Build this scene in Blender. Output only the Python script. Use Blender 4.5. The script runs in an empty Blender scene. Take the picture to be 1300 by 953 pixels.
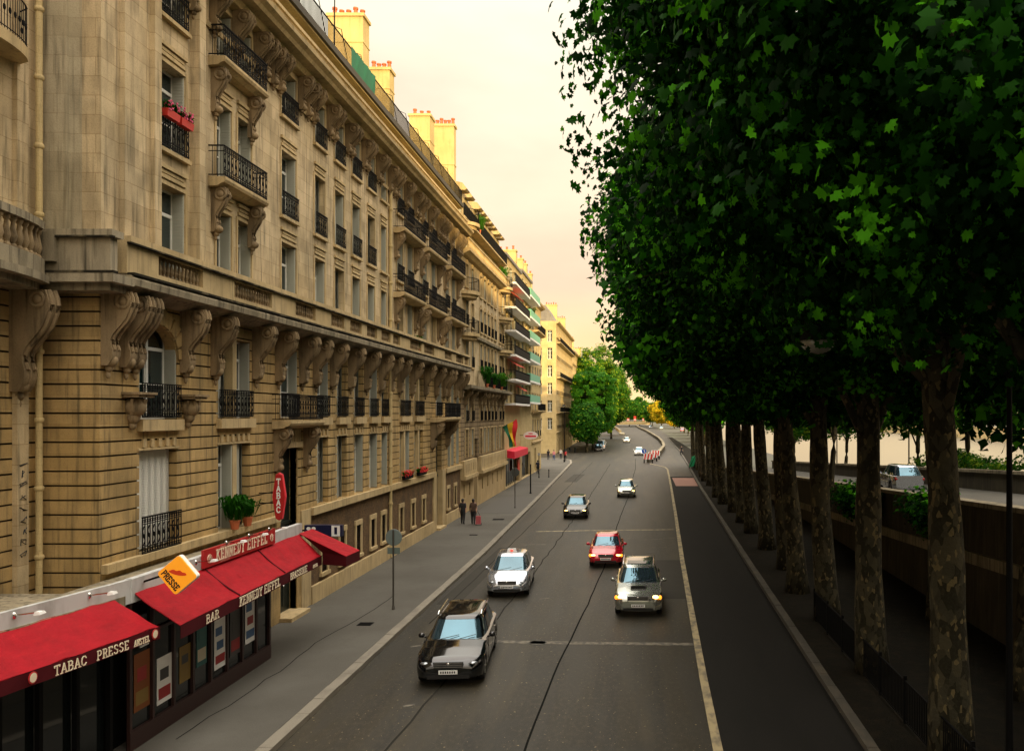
import bpy, bmesh, math, random
import numpy as np
from mathutils import Vector, Matrix
R = math.radians
random.seed(7)
rng = np.random.default_rng(11)
SC = bpy.context.scene
COL = SC.collection

# ---------------------------------------------------------------- camera
CAMZ = 7.6
cam_d = bpy.data.cameras.new('camera')
cam = bpy.data.objects.new('camera', cam_d); COL.objects.link(cam)
cam.location = (0, 0, CAMZ); cam.rotation_euler = (R(90), 0, 0)
cam_d.sensor_width = 36; cam_d.lens = 36 * 1050 / 1300
cam_d.shift_x = -155 / 1300; cam_d.shift_y = 48.5 / 1300
cam_d.clip_start = 0.1; cam_d.clip_end = 9000
SC.camera = cam

# ---------------------------------------------------------------- light
SUN_EL, SUN_AZ = 6.5, 158.0          # azimuth clockwise from +Y: behind the camera, to the right
sun_dir = Vector((math.sin(R(SUN_AZ)) * math.cos(R(SUN_EL)), math.cos(R(SUN_AZ)) * math.cos(R(SUN_EL)), math.sin(R(SUN_EL))))
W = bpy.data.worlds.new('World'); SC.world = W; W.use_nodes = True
nt = W.node_tree; nt.nodes.clear()
def N(t, **k):
    n = nt.nodes.new(t)
    for a, b in k.items(): setattr(n, a, b)
    return n
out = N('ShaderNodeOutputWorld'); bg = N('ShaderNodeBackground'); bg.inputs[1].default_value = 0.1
sky = N('ShaderNodeTexSky', sky_type='NISHITA', sun_disc=False, sun_elevation=R(SUN_EL), sun_rotation=R(SUN_AZ))
sky.air_density = 1.5; sky.dust_density = 3
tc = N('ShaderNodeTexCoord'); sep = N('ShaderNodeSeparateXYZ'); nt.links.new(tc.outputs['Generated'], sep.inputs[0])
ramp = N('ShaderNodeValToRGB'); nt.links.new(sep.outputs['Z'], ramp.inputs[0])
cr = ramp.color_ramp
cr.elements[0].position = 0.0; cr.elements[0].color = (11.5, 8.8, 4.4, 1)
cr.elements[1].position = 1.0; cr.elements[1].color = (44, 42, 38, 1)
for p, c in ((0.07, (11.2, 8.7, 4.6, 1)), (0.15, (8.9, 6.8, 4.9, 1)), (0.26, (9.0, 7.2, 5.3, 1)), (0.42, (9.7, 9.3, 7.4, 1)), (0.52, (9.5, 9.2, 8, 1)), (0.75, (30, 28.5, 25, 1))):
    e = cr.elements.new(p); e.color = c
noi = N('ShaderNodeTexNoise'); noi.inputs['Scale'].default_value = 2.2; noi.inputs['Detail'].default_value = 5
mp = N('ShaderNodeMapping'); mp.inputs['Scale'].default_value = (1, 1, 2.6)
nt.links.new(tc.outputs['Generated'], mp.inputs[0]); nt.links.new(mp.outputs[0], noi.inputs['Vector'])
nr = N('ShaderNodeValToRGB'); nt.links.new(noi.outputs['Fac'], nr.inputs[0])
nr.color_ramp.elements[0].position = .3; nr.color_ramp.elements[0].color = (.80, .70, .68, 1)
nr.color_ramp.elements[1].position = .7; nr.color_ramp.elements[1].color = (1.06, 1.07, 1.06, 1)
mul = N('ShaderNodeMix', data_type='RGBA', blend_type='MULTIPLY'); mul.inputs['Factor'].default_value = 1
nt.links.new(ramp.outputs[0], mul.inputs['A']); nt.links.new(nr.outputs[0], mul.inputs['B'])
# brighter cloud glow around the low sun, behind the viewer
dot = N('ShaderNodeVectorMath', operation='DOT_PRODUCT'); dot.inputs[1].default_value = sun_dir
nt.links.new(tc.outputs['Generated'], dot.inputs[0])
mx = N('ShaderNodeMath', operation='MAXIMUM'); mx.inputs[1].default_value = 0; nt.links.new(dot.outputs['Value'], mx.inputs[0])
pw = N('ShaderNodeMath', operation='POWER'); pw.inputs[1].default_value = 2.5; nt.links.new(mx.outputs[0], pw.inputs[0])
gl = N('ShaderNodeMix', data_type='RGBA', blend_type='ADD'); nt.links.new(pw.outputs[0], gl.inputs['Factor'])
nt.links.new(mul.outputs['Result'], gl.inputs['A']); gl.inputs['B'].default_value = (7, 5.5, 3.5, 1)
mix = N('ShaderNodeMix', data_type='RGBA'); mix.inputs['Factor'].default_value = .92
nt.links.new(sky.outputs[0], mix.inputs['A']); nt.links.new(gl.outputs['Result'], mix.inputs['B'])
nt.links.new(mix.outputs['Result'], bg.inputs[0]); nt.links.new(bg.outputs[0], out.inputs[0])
ld = bpy.data.lights.new('sun', 'SUN'); ld.energy = 4.5; ld.angle = R(.5); ld.color = (1, .70, .30)
lo = bpy.data.objects.new('sun', ld); COL.objects.link(lo); lo.location = (30, -40, 60)
lo.rotation_euler = sun_dir.to_track_quat('Z', 'Y').to_euler()
SC.view_settings.view_transform = 'Standard'; SC.view_settings.look = 'None'
SC.view_settings.exposure = 0.5; SC.view_settings.gamma = 1

# ---------------------------------------------------------------- helpers
def tag(o, label=None, cat=None, group=None, kind=None):
    if label: o['label'] = label
    if cat: o['category'] = cat
    if group: o['group'] = group
    if kind: o['kind'] = kind
    return o
def thing(name, label, cat, loc=(0, 0, 0), rz=0, group=None):
    o = bpy.data.objects.new(name, None); COL.objects.link(o)
    o.location = loc; o.rotation_euler = (0, 0, rz); o.empty_display_size = .2
    return tag(o, label, cat, group)
def link(name, me, parent=None, loc=(0, 0, 0), rz=0):
    o = bpy.data.objects.new(name, me); COL.objects.link(o); o.parent = parent
    o.location = loc; o.rotation_euler = (0, 0, rz)
    return o
def kids(o): return [c for c in bpy.data.objects if c.parent == o]
def dup(root, loc=None, rz=None):
    def cp(o, par):
        c = o.copy(); COL.objects.link(c); c.parent = par
        for ch in kids_cache(o): cp(ch, c)
        return c
    c = cp(root, root.parent)
    if loc is not None: c.location = loc
    if rz is not None: c.rotation_euler = (0, 0, rz)
    return c
_kc = {}
def kids_cache(o):
    if o.name not in _kc: _kc[o.name] = list(o.children)
    return _kc[o.name]
class MB:
    def __init__(s): s.v = []; s.f = []; s.m = []; s.mi = 0
    def add(s, vs, fs):
        n = len(s.v); s.v += [tuple(p) for p in vs]; s.f += [tuple(i + n for i in f) for f in fs]; s.m += [s.mi] * len(fs)
    def box(s, x0, x1, y0, y1, z0, z1):
        s.add([(x0, y0, z0), (x1, y0, z0), (x1, y1, z0), (x0, y1, z0), (x0, y0, z1), (x1, y0, z1), (x1, y1, z1), (x0, y1, z1)],
              [(0, 3, 2, 1), (4, 5, 6, 7), (0, 1, 5, 4), (1, 2, 6, 5), (2, 3, 7, 6), (3, 0, 4, 7)])
    def prism(s, prof, y0, y1):          # prof (x,z) counter-clockwise seen from -Y
        n = len(prof)
        s.add([(x, y0, z) for x, z in prof] + [(x, y1, z) for x, z in prof],
              [tuple(range(n)), tuple(range(2 * n - 1, n - 1, -1))] + [(i, i + n, (i + 1) % n + n, (i + 1) % n) for i in range(n)])
    def slab(s, poly, z0, z1):           # poly (x,y) ccw
        n = len(poly)
        s.add([(x, y, z0) for x, y in poly] + [(x, y, z1) for x, y in poly],
              [tuple(range(n - 1, -1, -1)), tuple(range(n, 2 * n))] + [(i, (i + 1) % n, (i + 1) % n + n, i + n) for i in range(n)])
    def tube(s, pts, r, n=6, r2=None):
        pts = [Vector(p) for p in pts]; rings = []; k = len(pts)
        for i, p in enumerate(pts):
            d = (pts[min(i + 1, k - 1)] - pts[max(i - 1, 0)]).normalized()
            a = d.cross(Vector((0, 0, 1)));
            if a.length < .05: a = d.cross(Vector((1, 0, 0)))
            a.normalize(); b = a.cross(d)
            rr = r[i] if isinstance(r, (list, tuple)) else (r if r2 is None else r + (r2 - r) * i / (k - 1))
            rings.append([p + (a * math.cos(2 * math.pi * j / n) + b * math.sin(2 * math.pi * j / n)) * rr for j in range(n)])
        vs = [q for rg in rings for q in rg]
        fs = [(i * n + j, i * n + (j + 1) % n, (i + 1) * n + (j + 1) % n, (i + 1) * n + j) for i in range(k - 1) for j in range(n)]
        fs += [tuple(range(n - 1, -1, -1)), tuple(range((k - 1) * n, k * n))]
        s.add(vs, fs)
    def cyl(s, a, b, r, n=12): s.tube([a, b], r, n)
    def lathe(s, prof, c=(0, 0, 0), n=12, axis='z', sx=1, sy=1):
        vs = []; fs = []; k = len(prof)
        for r, z in prof:
            for j in range(n):
                a = 2 * math.pi * j / n; p = (r * math.cos(a) * sx, r * math.sin(a) * sy, z)
                if axis == 'x': p = (p[2], p[0], p[1])
                if axis == 'y': p = (p[0], p[2], p[1])
                vs.append((p[0] + c[0], p[1] + c[1], p[2] + c[2]))
        fs = [(i * n + j, i * n + (j + 1) % n, (i + 1) * n + (j + 1) % n, (i + 1) * n + j) for i in range(k - 1) for j in range(n)]
        fs += [tuple(range(n - 1, -1, -1)), tuple(range((k - 1) * n, k * n))]
        s.add(vs, fs)
    def ell(s, c, rx, ry, rz, n=10, m=6):
        pr = [(math.sin(math.pi * (i + .02) / (m + .04)), -math.cos(math.pi * (i + .02) / (m + .04))) for i in range(m + 1)]
        vs = []
        for r, z in pr:
            for j in range(n):
                a = 2 * math.pi * j / n; vs.append((c[0] + r * rx * math.cos(a), c[1] + r * ry * math.sin(a), c[2] + z * rz))
        fs = [(i * n + j, i * n + (j + 1) % n, (i + 1) * n + (j + 1) % n, (i + 1) * n + j) for i in range(m) for j in range(n)]
        s.add(vs, fs)
    def mesh(s, name, mats, smooth=False, angle=None):
        me = bpy.data.meshes.new(name); me.from_pydata(s.v, [], s.f)
        for m in (mats if isinstance(mats, (list, tuple)) else [mats]): me.materials.append(m)
        if any(s.m): me.polygons.foreach_set('material_index', s.m)
        if smooth:
            me.polygons.foreach_set('use_smooth', [True] * len(me.polygons))
            if angle: me.set_sharp_from_angle(angle=R(angle))
        me.update(); return me
    def build(s, name, mats, parent=None, loc=(0, 0, 0), rz=0, smooth=False, angle=None):
        return link(name, s.mesh(name, mats, smooth, angle), parent, loc, rz)

# ---------------------------------------------------------------- materials
def mat(name, col, rough=.8, metal=0, spec=.5, emit=None, es=0, coat=0):
    m = bpy.data.materials.new(name); m.use_nodes = True; b = m.node_tree.nodes['Principled BSDF']
    b.inputs['Base Color'].default_value = (*col, 1); b.inputs['Roughness'].default_value = rough
    b.inputs['Metallic'].default_value = metal; b.inputs['Specular IOR Level'].default_value = spec
    if coat: b.inputs['Coat Weight'].default_value = coat; b.inputs['Coat Roughness'].default_value = .04
    if emit: b.inputs['Emission Color'].default_value = (*emit, 1); b.inputs['Emission Strength'].default_value = es
    return m
def tex(m, layers, bump=None, coord='Object'):
    """layers: (kind, scale, detail, lo, hi, colour, amount, stretch) mixed over the base colour in turn"""
    t = m.node_tree; b = t.nodes['Principled BSDF']; L = t.links
    if coord == 'World':
        c = t.nodes.new('ShaderNodeNewGeometry').outputs['Position']
    else: c = t.nodes.new('ShaderNodeTexCoord').outputs['Object']
    cur = t.nodes.new('ShaderNodeRGB'); cur.outputs[0].default_value = b.inputs['Base Color'].default_value; cur = cur.outputs[0]
    for kind, scale, detail, lo, hi, colour, amount, st in layers:
        mpn = t.nodes.new('ShaderNodeMapping'); mpn.inputs['Scale'].default_value = st; L.new(c, mpn.inputs[0])
        if kind == 'noise':
            n = t.nodes.new('ShaderNodeTexNoise'); n.inputs['Scale'].default_value = scale; n.inputs['Detail'].default_value = detail; o = n.outputs['Fac']
        elif kind == 'voro':
            n = t.nodes.new('ShaderNodeTexVoronoi'); n.inputs['Scale'].default_value = scale; n.feature = 'DISTANCE_TO_EDGE'; o = n.outputs['Distance']
        elif kind == 'cell':
            n = t.nodes.new('ShaderNodeTexVoronoi'); n.inputs['Scale'].default_value = scale
            sp = t.nodes.new('ShaderNodeSeparateColor'); L.new(n.outputs['Color'], sp.inputs[0]); o = sp.outputs[0]
        L.new(mpn.outputs[0], n.inputs['Vector'])
        mr = t.nodes.new('ShaderNodeMapRange'); mr.inputs[1].default_value = lo; mr.inputs[2].default_value = hi
        mr.inputs[3].default_value = 0; mr.inputs[4].default_value = amount; L.new(o, mr.inputs[0])
        mxn = t.nodes.new('ShaderNodeMix'); mxn.data_type = 'RGBA'; L.new(mr.outputs[0], mxn.inputs['Factor'])
        L.new(cur, mxn.inputs['A']); mxn.inputs['B'].default_value = (*colour, 1); cur = mxn.outputs['Result']
    L.new(cur, b.inputs['Base Color'])
    if bump:
        n = t.nodes.new('ShaderNodeTexNoise'); n.inputs['Scale'].default_value = bump[0]; n.inputs['Detail'].default_value = 6; L.new(c, n.inputs['Vector'])
        bp = t.nodes.new('ShaderNodeBump'); bp.inputs['Strength'].default_value = bump[1]; bp.inputs['Distance'].default_value = bump[2]
        L.new(n.outputs['Fac'], bp.inputs['Height']); L.new(bp.outputs[0], b.inputs['Normal'])
    return cur
def blocks(m, bw, bh, strength=.5, mort=.012, dark=(.16, .13, .08)):
    """ashlar joints along a wall: brick texture laid on (x+y, z) of the world"""
    t = m.node_tree; b = t.nodes['Principled BSDF']; L = t.links
    g = t.nodes.new('ShaderNodeNewGeometry'); s = t.nodes.new('ShaderNodeSeparateXYZ'); L.new(g.outputs['Position'], s.inputs[0])
    a = t.nodes.new('ShaderNodeMath'); a.operation = 'ADD'; L.new(s.outputs[0], a.inputs[0]); L.new(s.outputs[1], a.inputs[1])
    cb = t.nodes.new('ShaderNodeCombineXYZ'); L.new(a.outputs[0], cb.inputs[0]); L.new(s.outputs[2], cb.inputs[1])
    br = t.nodes.new('ShaderNodeTexBrick'); L.new(cb.outputs[0], br.inputs['Vector']); br.inputs['Scale'].default_value = 1
    br.inputs['Brick Width'].default_value = bw; br.inputs['Row Height'].default_value = bh; br.inputs['Mortar Size'].default_value = mort
    br.inputs['Color1'].default_value = (1, 1, 1, 1); br.inputs['Color2'].default_value = (.68, .65, .60, 1); br.inputs['Mortar'].default_value = (*[x / .4 for x in dark], 1)
    br.inputs['Mortar Smooth'].default_value = .3
    src = b.inputs['Base Color'].links[0].from_socket
    mx = t.nodes.new('ShaderNodeMix'); mx.data_type = 'RGBA'; mx.blend_type = 'MULTIPLY'; mx.inputs['Factor'].default_value = strength
    L.new(src, mx.inputs['A']); L.new(br.outputs['Color'], mx.inputs['B']); L.new(mx.outputs['Result'], b.inputs['Base Color'])
    return m
U = (1, 1, 1)
def stone(name, col, dirt=(.10, .085, .05), amt=.55, rough=.85):
    m = mat(name, col, rough, spec=.25)
    hi = tuple(min(1, c * 1.18) for c in col)
    tex(m, [('noise', .35, 4, .35, .65, (col[0] * .78, col[1] * .76, col[2] * .66), .6, U), ('noise', 2.4, 8, .44, .68, dirt, amt * .5, (1, 1, .35)), ('noise', .55, 6, .50, .66, dirt, amt * .38, (1, 1, .6)),
            ('noise', 1.1, 8, .52, .72, hi, .5, U), ('noise', 5, 6, .52, .72, dirt, amt * .9, (1.6, 1.6, .10)), ('noise', 38, 4, .5, .8, dirt, .35, U)], (24, .35, .02), 'World')
    return m
M = {}
M['stone'] = blocks(stone('limestone', (.64, .51, .32), amt=.75), 1.25, .46, .6, .010)
M['stone_r'] = blocks(stone('rusticated_limestone', (.52, .36, .155), amt=.8), 1.05, .35, .45, .006)
M['trim'] = stone('limestone_trim', (.54, .41, .22), amt=.5)
M['carved'] = stone('weathered_carved_limestone', (.30, .22, .125), dirt=(.03, .022, .012), amt=.9)
M['ledge'] = stone('sooty_ledge_stone', (.34, .29, .20), dirt=(.035, .03, .02), amt=.95)
M['groove'] = mat('groove_stone', (.05, .036, .018), .95, spec=.1)
M['side'] = blocks(stone('gable_limestone', (.46, .40, .28), amt=.7), 1.3, .46, .4, .008)
M['cream'] = blocks(stone('cream_limestone', (.60, .47, .24), amt=.25), 1.2, .4, .3, .008)
M['tan'] = stone('tan_base_render', (.52, .38, .20), amt=.3)
M['rubble'] = mat('millstone_rubble', (.13, .08, .04), .95, spec=.2)
tex(M['rubble'], [('cell', 9, 0, .0, 1, (.20, .125, .06), .8, (1, 1, 1.3)), ('voro', 9, 0, .055, .0, (.045, .032, .02), 1, (1, 1, 1.3)), ('noise', 1.5, 5, .45, .7, (.05, .04, .03), .6, U)], (20, .8, .06), 'World')
M['iron'] = mat('black_wrought_iron', (.004, .004, .004), .7, spec=.12)
M['zinc'] = mat('roof_zinc', (.20, .19, .18), .5, metal=.3)
tex(M['zinc'], [('noise', 1.2, 6, .4, .7, (.10, .10, .10), .7, U)], None, 'World')
M['gutter'] = mat('dark_gutter', (.05, .045, .035), .6)
M['chimney'] = stone('chimney_render', (.62, .48, .22), amt=.25)
M['terracotta'] = mat('terracotta_pot', (.46, .12, .045), .7)
M['winpaint'] = mat('white_window_paint', (.72, .72, .66), .5)
M['glass'] = mat('window_glass', (.010, .022, .022), .04, spec=1.0)
M['glass'].node_tree.nodes['Principled BSDF'].inputs['IOR'].default_value = 1.6
M['dark'] = mat('dark_interior', (.006, .006, .005), .9, spec=.1)
M['shutter'] = mat('pale_grey_shutter', (.40, .41, .35), .6)
tex(M['shutter'], [('noise', 3, 5, .4, .7, (.33, .33, .27), .6, (1, 1, .2))], None, 'World')
M['blind'] = mat('white_roller_blind', (.66, .66, .60), .6)
M['door'] = mat('dark_green_door_paint', (.012, .016, .011), .4)
M['red'] = mat('red_awning_canvas', (.31, .002, .009), .75, spec=.2)
tex(M['red'], [('noise', 2.2, 5, .4, .7, (.20, .002, .006), .6, U), ('noise', 9, 5, .5, .8, (.46, .012, .016), .35, (1, .3, 1))], (5, .7, .06), 'World')
M['maroon'] = mat('maroon_valance_canvas', (.065, .003, .006), .8, spec=.2)
M['redsign'] = mat('red_sign_paint', (.42, .012, .014), .45)
M['letter'] = mat('cream_lettering', (.80, .68, .50), .6)
M['white'] = mat('white_paint', (.80, .80, .78), .5)
M['fascia'] = mat('weathered_white_fascia', (.52, .53, .52), .7)
tex(M['fascia'], [('noise', 2.5, 7, .45, .72, (.24, .24, .22), .7, (1, 1, .4))], None, 'World')
M['orange'] = mat('orange_sign_plastic', (.90, .36, .015), .35, emit=(1, .36, .02), es=.25)
M['inkblack'] = mat('black_lettering', (.01, .01, .01), .5)
M['navy'] = mat('navy_sign_plastic', (.008, .010, .045), .35)
M['asphalt'] = mat('asphalt', (.018, .016, .011), .5, spec=.26)
tex(M['asphalt'], [('noise', .12, 4, .4, .65, (.040, .033, .020), .75, (1, .35, 1)), ('noise', 1.6, 3, .48, .62, (.010, .0095, .008), .75, (1, .02, 1)), ('noise', .6, 4, .54, .66, (.075, .062, .040), .45, (1, .12, 1)), ('noise', .9, 8, .45, .72, (.033, .033, .030), .65, (1.6, .3, 1)),
                   ('noise', 9, 5, .48, .70, (.055, .047, .030), .6, (1, .5, 1)), ('noise', 55, 3, .52, .70, (.10, .09, .07), .6, U), ('noise', 13, 2, .69, .72, (.34, .27, .15), .8, (1, .8, 1)), ('noise', 1.0, 3, .58, .66, (.026, .025, .021), .6, (.5, .5, 1)), ('noise', .45, 2, .60, .62, (.036, .033, .027), .5, (3, .15, 1))], (60, .35, .01), 'World')
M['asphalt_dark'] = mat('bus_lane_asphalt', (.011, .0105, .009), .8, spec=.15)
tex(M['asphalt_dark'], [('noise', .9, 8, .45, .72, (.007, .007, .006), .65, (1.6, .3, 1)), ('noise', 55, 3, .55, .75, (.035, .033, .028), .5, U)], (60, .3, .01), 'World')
M['pavement'] = mat('pavement_asphalt', (.088, .083, .070), .8, spec=.3)
tex(M['pavement'], [('noise', .3, 5, .4, .66, (.055, .050, .040), .7, U), ('noise', 3, 6, .55, .8, (.06, .055, .045), .5, U), ('noise', 70, 2, .55, .75, (.20, .185, .15), .5, U)], (80, .3, .008), 'World')
M['kerb'] = mat('granite_kerb', (.19, .17, .13), .75)
tex(M['kerb'], [('noise', 3, 6, .45, .7, (.12, .105, .08), .75, (1, .4, 1)), ('noise', 60, 2, .5, .8, (.36, .33, .28), .4, U)], (40, .3, .01), 'World')
M['line'] = mat('worn_pale_line', (.38, .31, .17), .7)
tex(M['line'], [('noise', 4, 7, .42, .62, (.11, .10, .075), .85, (1, .5, 1))], None, 'World')
M['faint'] = mat('faint_worn_joint', (.17, .15, .11), .7)
tex(M['faint'], [('noise', 5, 7, .42, .60, (.055, .05, .043), .9, (1, 1, 1))], None, 'World')
M['repair'] = mat('repair_asphalt', (.021, .019, .014), .6, spec=.22)
tex(M['repair'], [('noise', 40, 3, .5, .75, (.045, .042, .034), .6, U), ('noise', 1.2, 5, .45, .7, (.03, .028, .02), .6, U)], (60, .3, .01), 'World')
M['soot'] = mat('sooty_lead_flashing', (.022, .019, .013), .9, spec=.1)
tex(M['soot'], [('noise', 2.2, 7, .50, .66, (.16, .13, .08), .8, (1, 1, .3))], None, 'World')
M['tar_thin'] = mat('thin_tar_seam', (.026, .025, .021), .9, spec=.1)
M['shopglass'] = mat('dark_shop_glass', (.006, .008, .008), .06, spec=.6)
M['kerbdark'] = mat('dark_kerb', (.05, .045, .034), .85)  # darker kerb tone, used along the verge
tex(M['kerbdark'], [('noise', 3, 6, .45, .7, (.11, .09, .06), .6, (1, .4, 1))], None, 'World')
M['tar'] = mat('tar_seam', (.010, .010, .009), .95, spec=.05)
M['soil'] = mat('verge_soil', (.010, .009, .006), .95, spec=.1)
tex(M['soil'], [('noise', 4, 6, .45, .7, (.022, .016, .009), .6, U)], (30, .6, .03), 'World')
M['pinkpave'] = mat('pink_asphalt_patch', (.30, .16, .12), .8)
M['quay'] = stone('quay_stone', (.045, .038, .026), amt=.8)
M['water'] = mat('river_water', (.07, .07, .05), .2, spec=.8)
M['ground'] = mat('city_ground', (.06, .055, .04), .9)
tex(M['ground'], [('noise', .05, 4, .4, .7, (.07, .08, .04), .7, U)], None, 'World')
M['bark'] = mat('mottled_plane_bark', (.024, .021, .012), .9, spec=.15)
tex(M['bark'], [('cell', 5.5, 0, .55, .62, (.07, .06, .035), .9, (1, 1, .55)), ('cell', 13, 0, .88, .91, (.16, .125, .06), .85, (1, 1, .6)), ('cell', 7, 0, .25, .18, (.05, .045, .028), .85, (1, 1, .5)), ('noise', 14, 5, .5, .8, (.05, .05, .03), .5, U)], (12, .6, .05), 'World')
def leafmat(name, c, tr):
    m = mat(name, c, .6, spec=.05)
    t = m.node_tree; b = t.nodes['Principled BSDF']; o = t.nodes['Material Output']
    tl = t.nodes.new('ShaderNodeBsdfTranslucent'); tl.inputs[0].default_value = (*tr, 1)
    ms = t.nodes.new('ShaderNodeMixShader'); ms.inputs[0].default_value = .25
    t.links.new(b.outputs[0], ms.inputs[1]); t.links.new(tl.outputs[0], ms.inputs[2]); t.links.new(ms.outputs[0], o.inputs[0])
    return m
LEAF = [leafmat('leaf_dark_green', (.002, .017, .001), (.004, .04, .001)), leafmat('leaf_mid_green', (.010, .058, .002), (.022, .14, .003)), leafmat('leaf_light_green', (.060, .27, .006), (.13, .50, .01))]
LEAFY = [leafmat('foliage_green', (.014, .070, .005), (.03, .17, .006)), leafmat('foliage_fresh_green', (.035, .12, .008), (.09, .28, .01)), leafmat('foliage_yellow_green', (.17, .26, .015), (.30, .42, .02))]
LEAFG = [leafmat('gold_leaf', (.45, .33, .01), (.6, .45, .02)), leafmat('pale_gold_leaf', (.60, .42, .02), (.7, .5, .03)), leafmat('olive_leaf', (.22, .24, .01), (.3, .32, .02))]
M['tyre'] = mat('tyre_rubber', (.012, .012, .012), .8)
M['rim'] = mat('alloy_rim', (.45, .45, .45), .3, metal=.8)
M['carglass'] = mat('car_window_glass', (.02, .035, .045), .03, spec=1)
M['carglass'].node_tree.nodes['Principled BSDF'].inputs['IOR'].default_value = 1.75
M['carglass'].node_tree.nodes['Principled BSDF'].inputs['Specular Tint'].default_value = (.42, .74, .92, 1)
M['chrome'] = mat('chrome', (.7, .7, .7), .12, metal=1)
M['blackplastic'] = mat('black_plastic', (.012, .012, .012), .5)
M['lamp_on'] = mat('lit_headlight', (.9, .6, .3), .2, emit=(1, .50, .12), es=7)
M['lamp_dim'] = mat('headlight_lens', (.30, .32, .34), .06, metal=.6, spec=.9)
M['lamp_sig'] = mat('amber_indicator', (.8, .25, .02), .3, emit=(1, .3, .02), es=1.5)
M['skin'] = mat('skin', (.42, .25, .17), .6); M['hair'] = mat('dark_hair', (.015, .010, .008), .6)
def paint(name, c, metal=.5): return mat(name, c, .14, metal=metal, spec=.5, coat=1)
# ---------------------------------------------------------------- ground, roads, pavements, water
def flat(name, poly, z, m, kind='structure'):
    b = MB(); b.v = [(x, y, z) for x, y in poly]; b.f = [tuple(range(len(poly)))]; b.m = [0]
    return tag(b.build(name, m), kind=kind)
FAR = 3500
flat('ground', [(-FAR, -400), (26, -400), (26, FAR), (-FAR, FAR)], -.02, M['ground'])
flat('far_river_bank', [(190, -400), (FAR, -400), (FAR, FAR), (190, FAR)], -1.0, M['ground'])
flat('river_water', [(22, -400), (194, -400), (194, FAR), (22, FAR)], -6.0, M['water'])
flat('road', [(-34, -30), (12, -30), (12, 700), (-34, 700)], 0.0, M['asphalt'])
CURB = [(-8.25, -30), (-8.25, 28), (-8.2, 45), (-8.55, 70), (-9.1, 100), (-9.6, 126), (-10.3, 134), (-12.2, 138.5), (-16, 139.5)]
def offset(pl, d):
    r = []
    for i, p in enumerate(pl):
        a = Vector(pl[max(i - 1, 0)]); b = Vector(pl[min(i + 1, len(pl) - 1)]); t = (b - a).normalized()
        r.append((p[0] - t.y * d, p[1] + t.x * d))
    return r
def strip(name, pl, w, z0, z1, m, kind='structure', parent=None):
    a = offset(pl, w / 2); c = offset(pl, -w / 2); b = MB(); n = len(pl)
    for i in range(n - 1):
        q = [c[i], c[i + 1], a[i + 1], a[i]]
        b.slab(q, z0, z1)
    o = b.build(name, m, parent)
    return tag(o, kind=kind) if kind else o
cin = offset(CURB, .17)
b = MB(); b.slab([(-34, -30)] + [(-8.45, -30)] + [(x - .02, y) for x, y in offset(CURB, .16)][1:] + [(-34, 139.4)], -.05, .13)
tag(b.build('pavement', M['pavement']), kind='structure')
# kerb stones, each about a metre, laid along the edge with open joints
def kerb(name, pl, w, h, m):
    b = MB(); acc = 0
    for i in range(len(pl) - 1):
        p = Vector(pl[i]); q = Vector(pl[i + 1]); L = (q - p).length; t = (q - p) / L; nn = Vector((-t.y, t.x)); k = max(1, round(L / 1.05))
        for j in range(k):
            a = p + t * (L * j / k + .008); c = p + t * (L * (j + 1) / k - .008); dz = random.uniform(-.006, .006); o = random.uniform(-.006, .006)
            b.slab([tuple(a - nn * (w / 2 + o)), tuple(c - nn * (w / 2 + o)), tuple(c + nn * (w / 2)), tuple(a + nn * w / 2)], -.04, h + dz)
    return tag(b.build(name, m), kind='structure')
kerb('kerb', CURB, .32, .142, M['kerb'])
RC = [(5.0, -30), (5.15, 8), (5.44, 23.8), (5.81, 41.8), (6.8, 84.3), (8.0, 122.8), (9.2, 165), (10.6, 260)]
kerb('verge_kerb', RC, .26, .14, M['kerbdark'])
b = MB(); b.slab([(x + .14, y) for x, y in RC] + [(12, 260), (12, -30)], -.05, .125); tag(b.build('verge', M['soil']), kind='structure')
LINE = [(1.35, -10), (1.99, 23.7), (2.49, 42.7), (3.19, 64.4), (3.9, 88), (4.55, 112), (4.45, 117), (3.6, 121), (2.4, 126)]
strip('lane_line', LINE, .22, .002, .03, M['line'])
strip('bus_lane', [((a[0] + b_) / 2, a[1]) for a, b_ in zip(LINE[:6], (5.0, 5.38, 5.75, 6.25, 6.8, 7.6))], .1, -.01, .001, M['asphalt'])
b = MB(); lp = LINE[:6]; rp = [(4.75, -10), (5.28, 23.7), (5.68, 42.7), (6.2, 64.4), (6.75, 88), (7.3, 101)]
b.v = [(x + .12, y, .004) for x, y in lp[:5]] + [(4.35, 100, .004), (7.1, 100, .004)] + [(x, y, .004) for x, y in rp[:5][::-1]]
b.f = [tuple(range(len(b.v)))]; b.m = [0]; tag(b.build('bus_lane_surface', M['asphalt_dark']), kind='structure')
flat('pink_patch', [(4.4, 87), (6.75, 87), (7.2, 98), (4.5, 98)], .008, M['pinkpave'])
for i_, (x0_, x1_, y0_, y1_) in enumerate(((-7.9, -7.0, 33, 47), (.9, 2.2, 34, 43), (-7.8, -6.4, 92, 104))):
    flat('asphalt_repair', [(x0_, y0_), (x1_, y0_), (x1_ + .25, y1_), (x0_ + .25, y1_)], .0015, M['repair'])
def wob(pl, amp, step=1.2):
    r = []
    for i in range(len(pl) - 1):
        p = Vector(pl[i]); q = Vector(pl[i + 1]); k = max(1, int((q - p).length / step))
        for j in range(k): v = p + (q - p) * j / k; r.append((v.x + random.uniform(-amp, amp), v.y))
    return r + [pl[-1]]
strip('tar_seam', wob([(-2.6, 12), (-2.35, 24), (-1.85, 33), (-1.45, 42), (-1.05, 60), (-.55, 75), (-.3, 90), (.2, 115), (.2, 140)], .022), .055, .001, .005, M['tar'])
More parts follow.
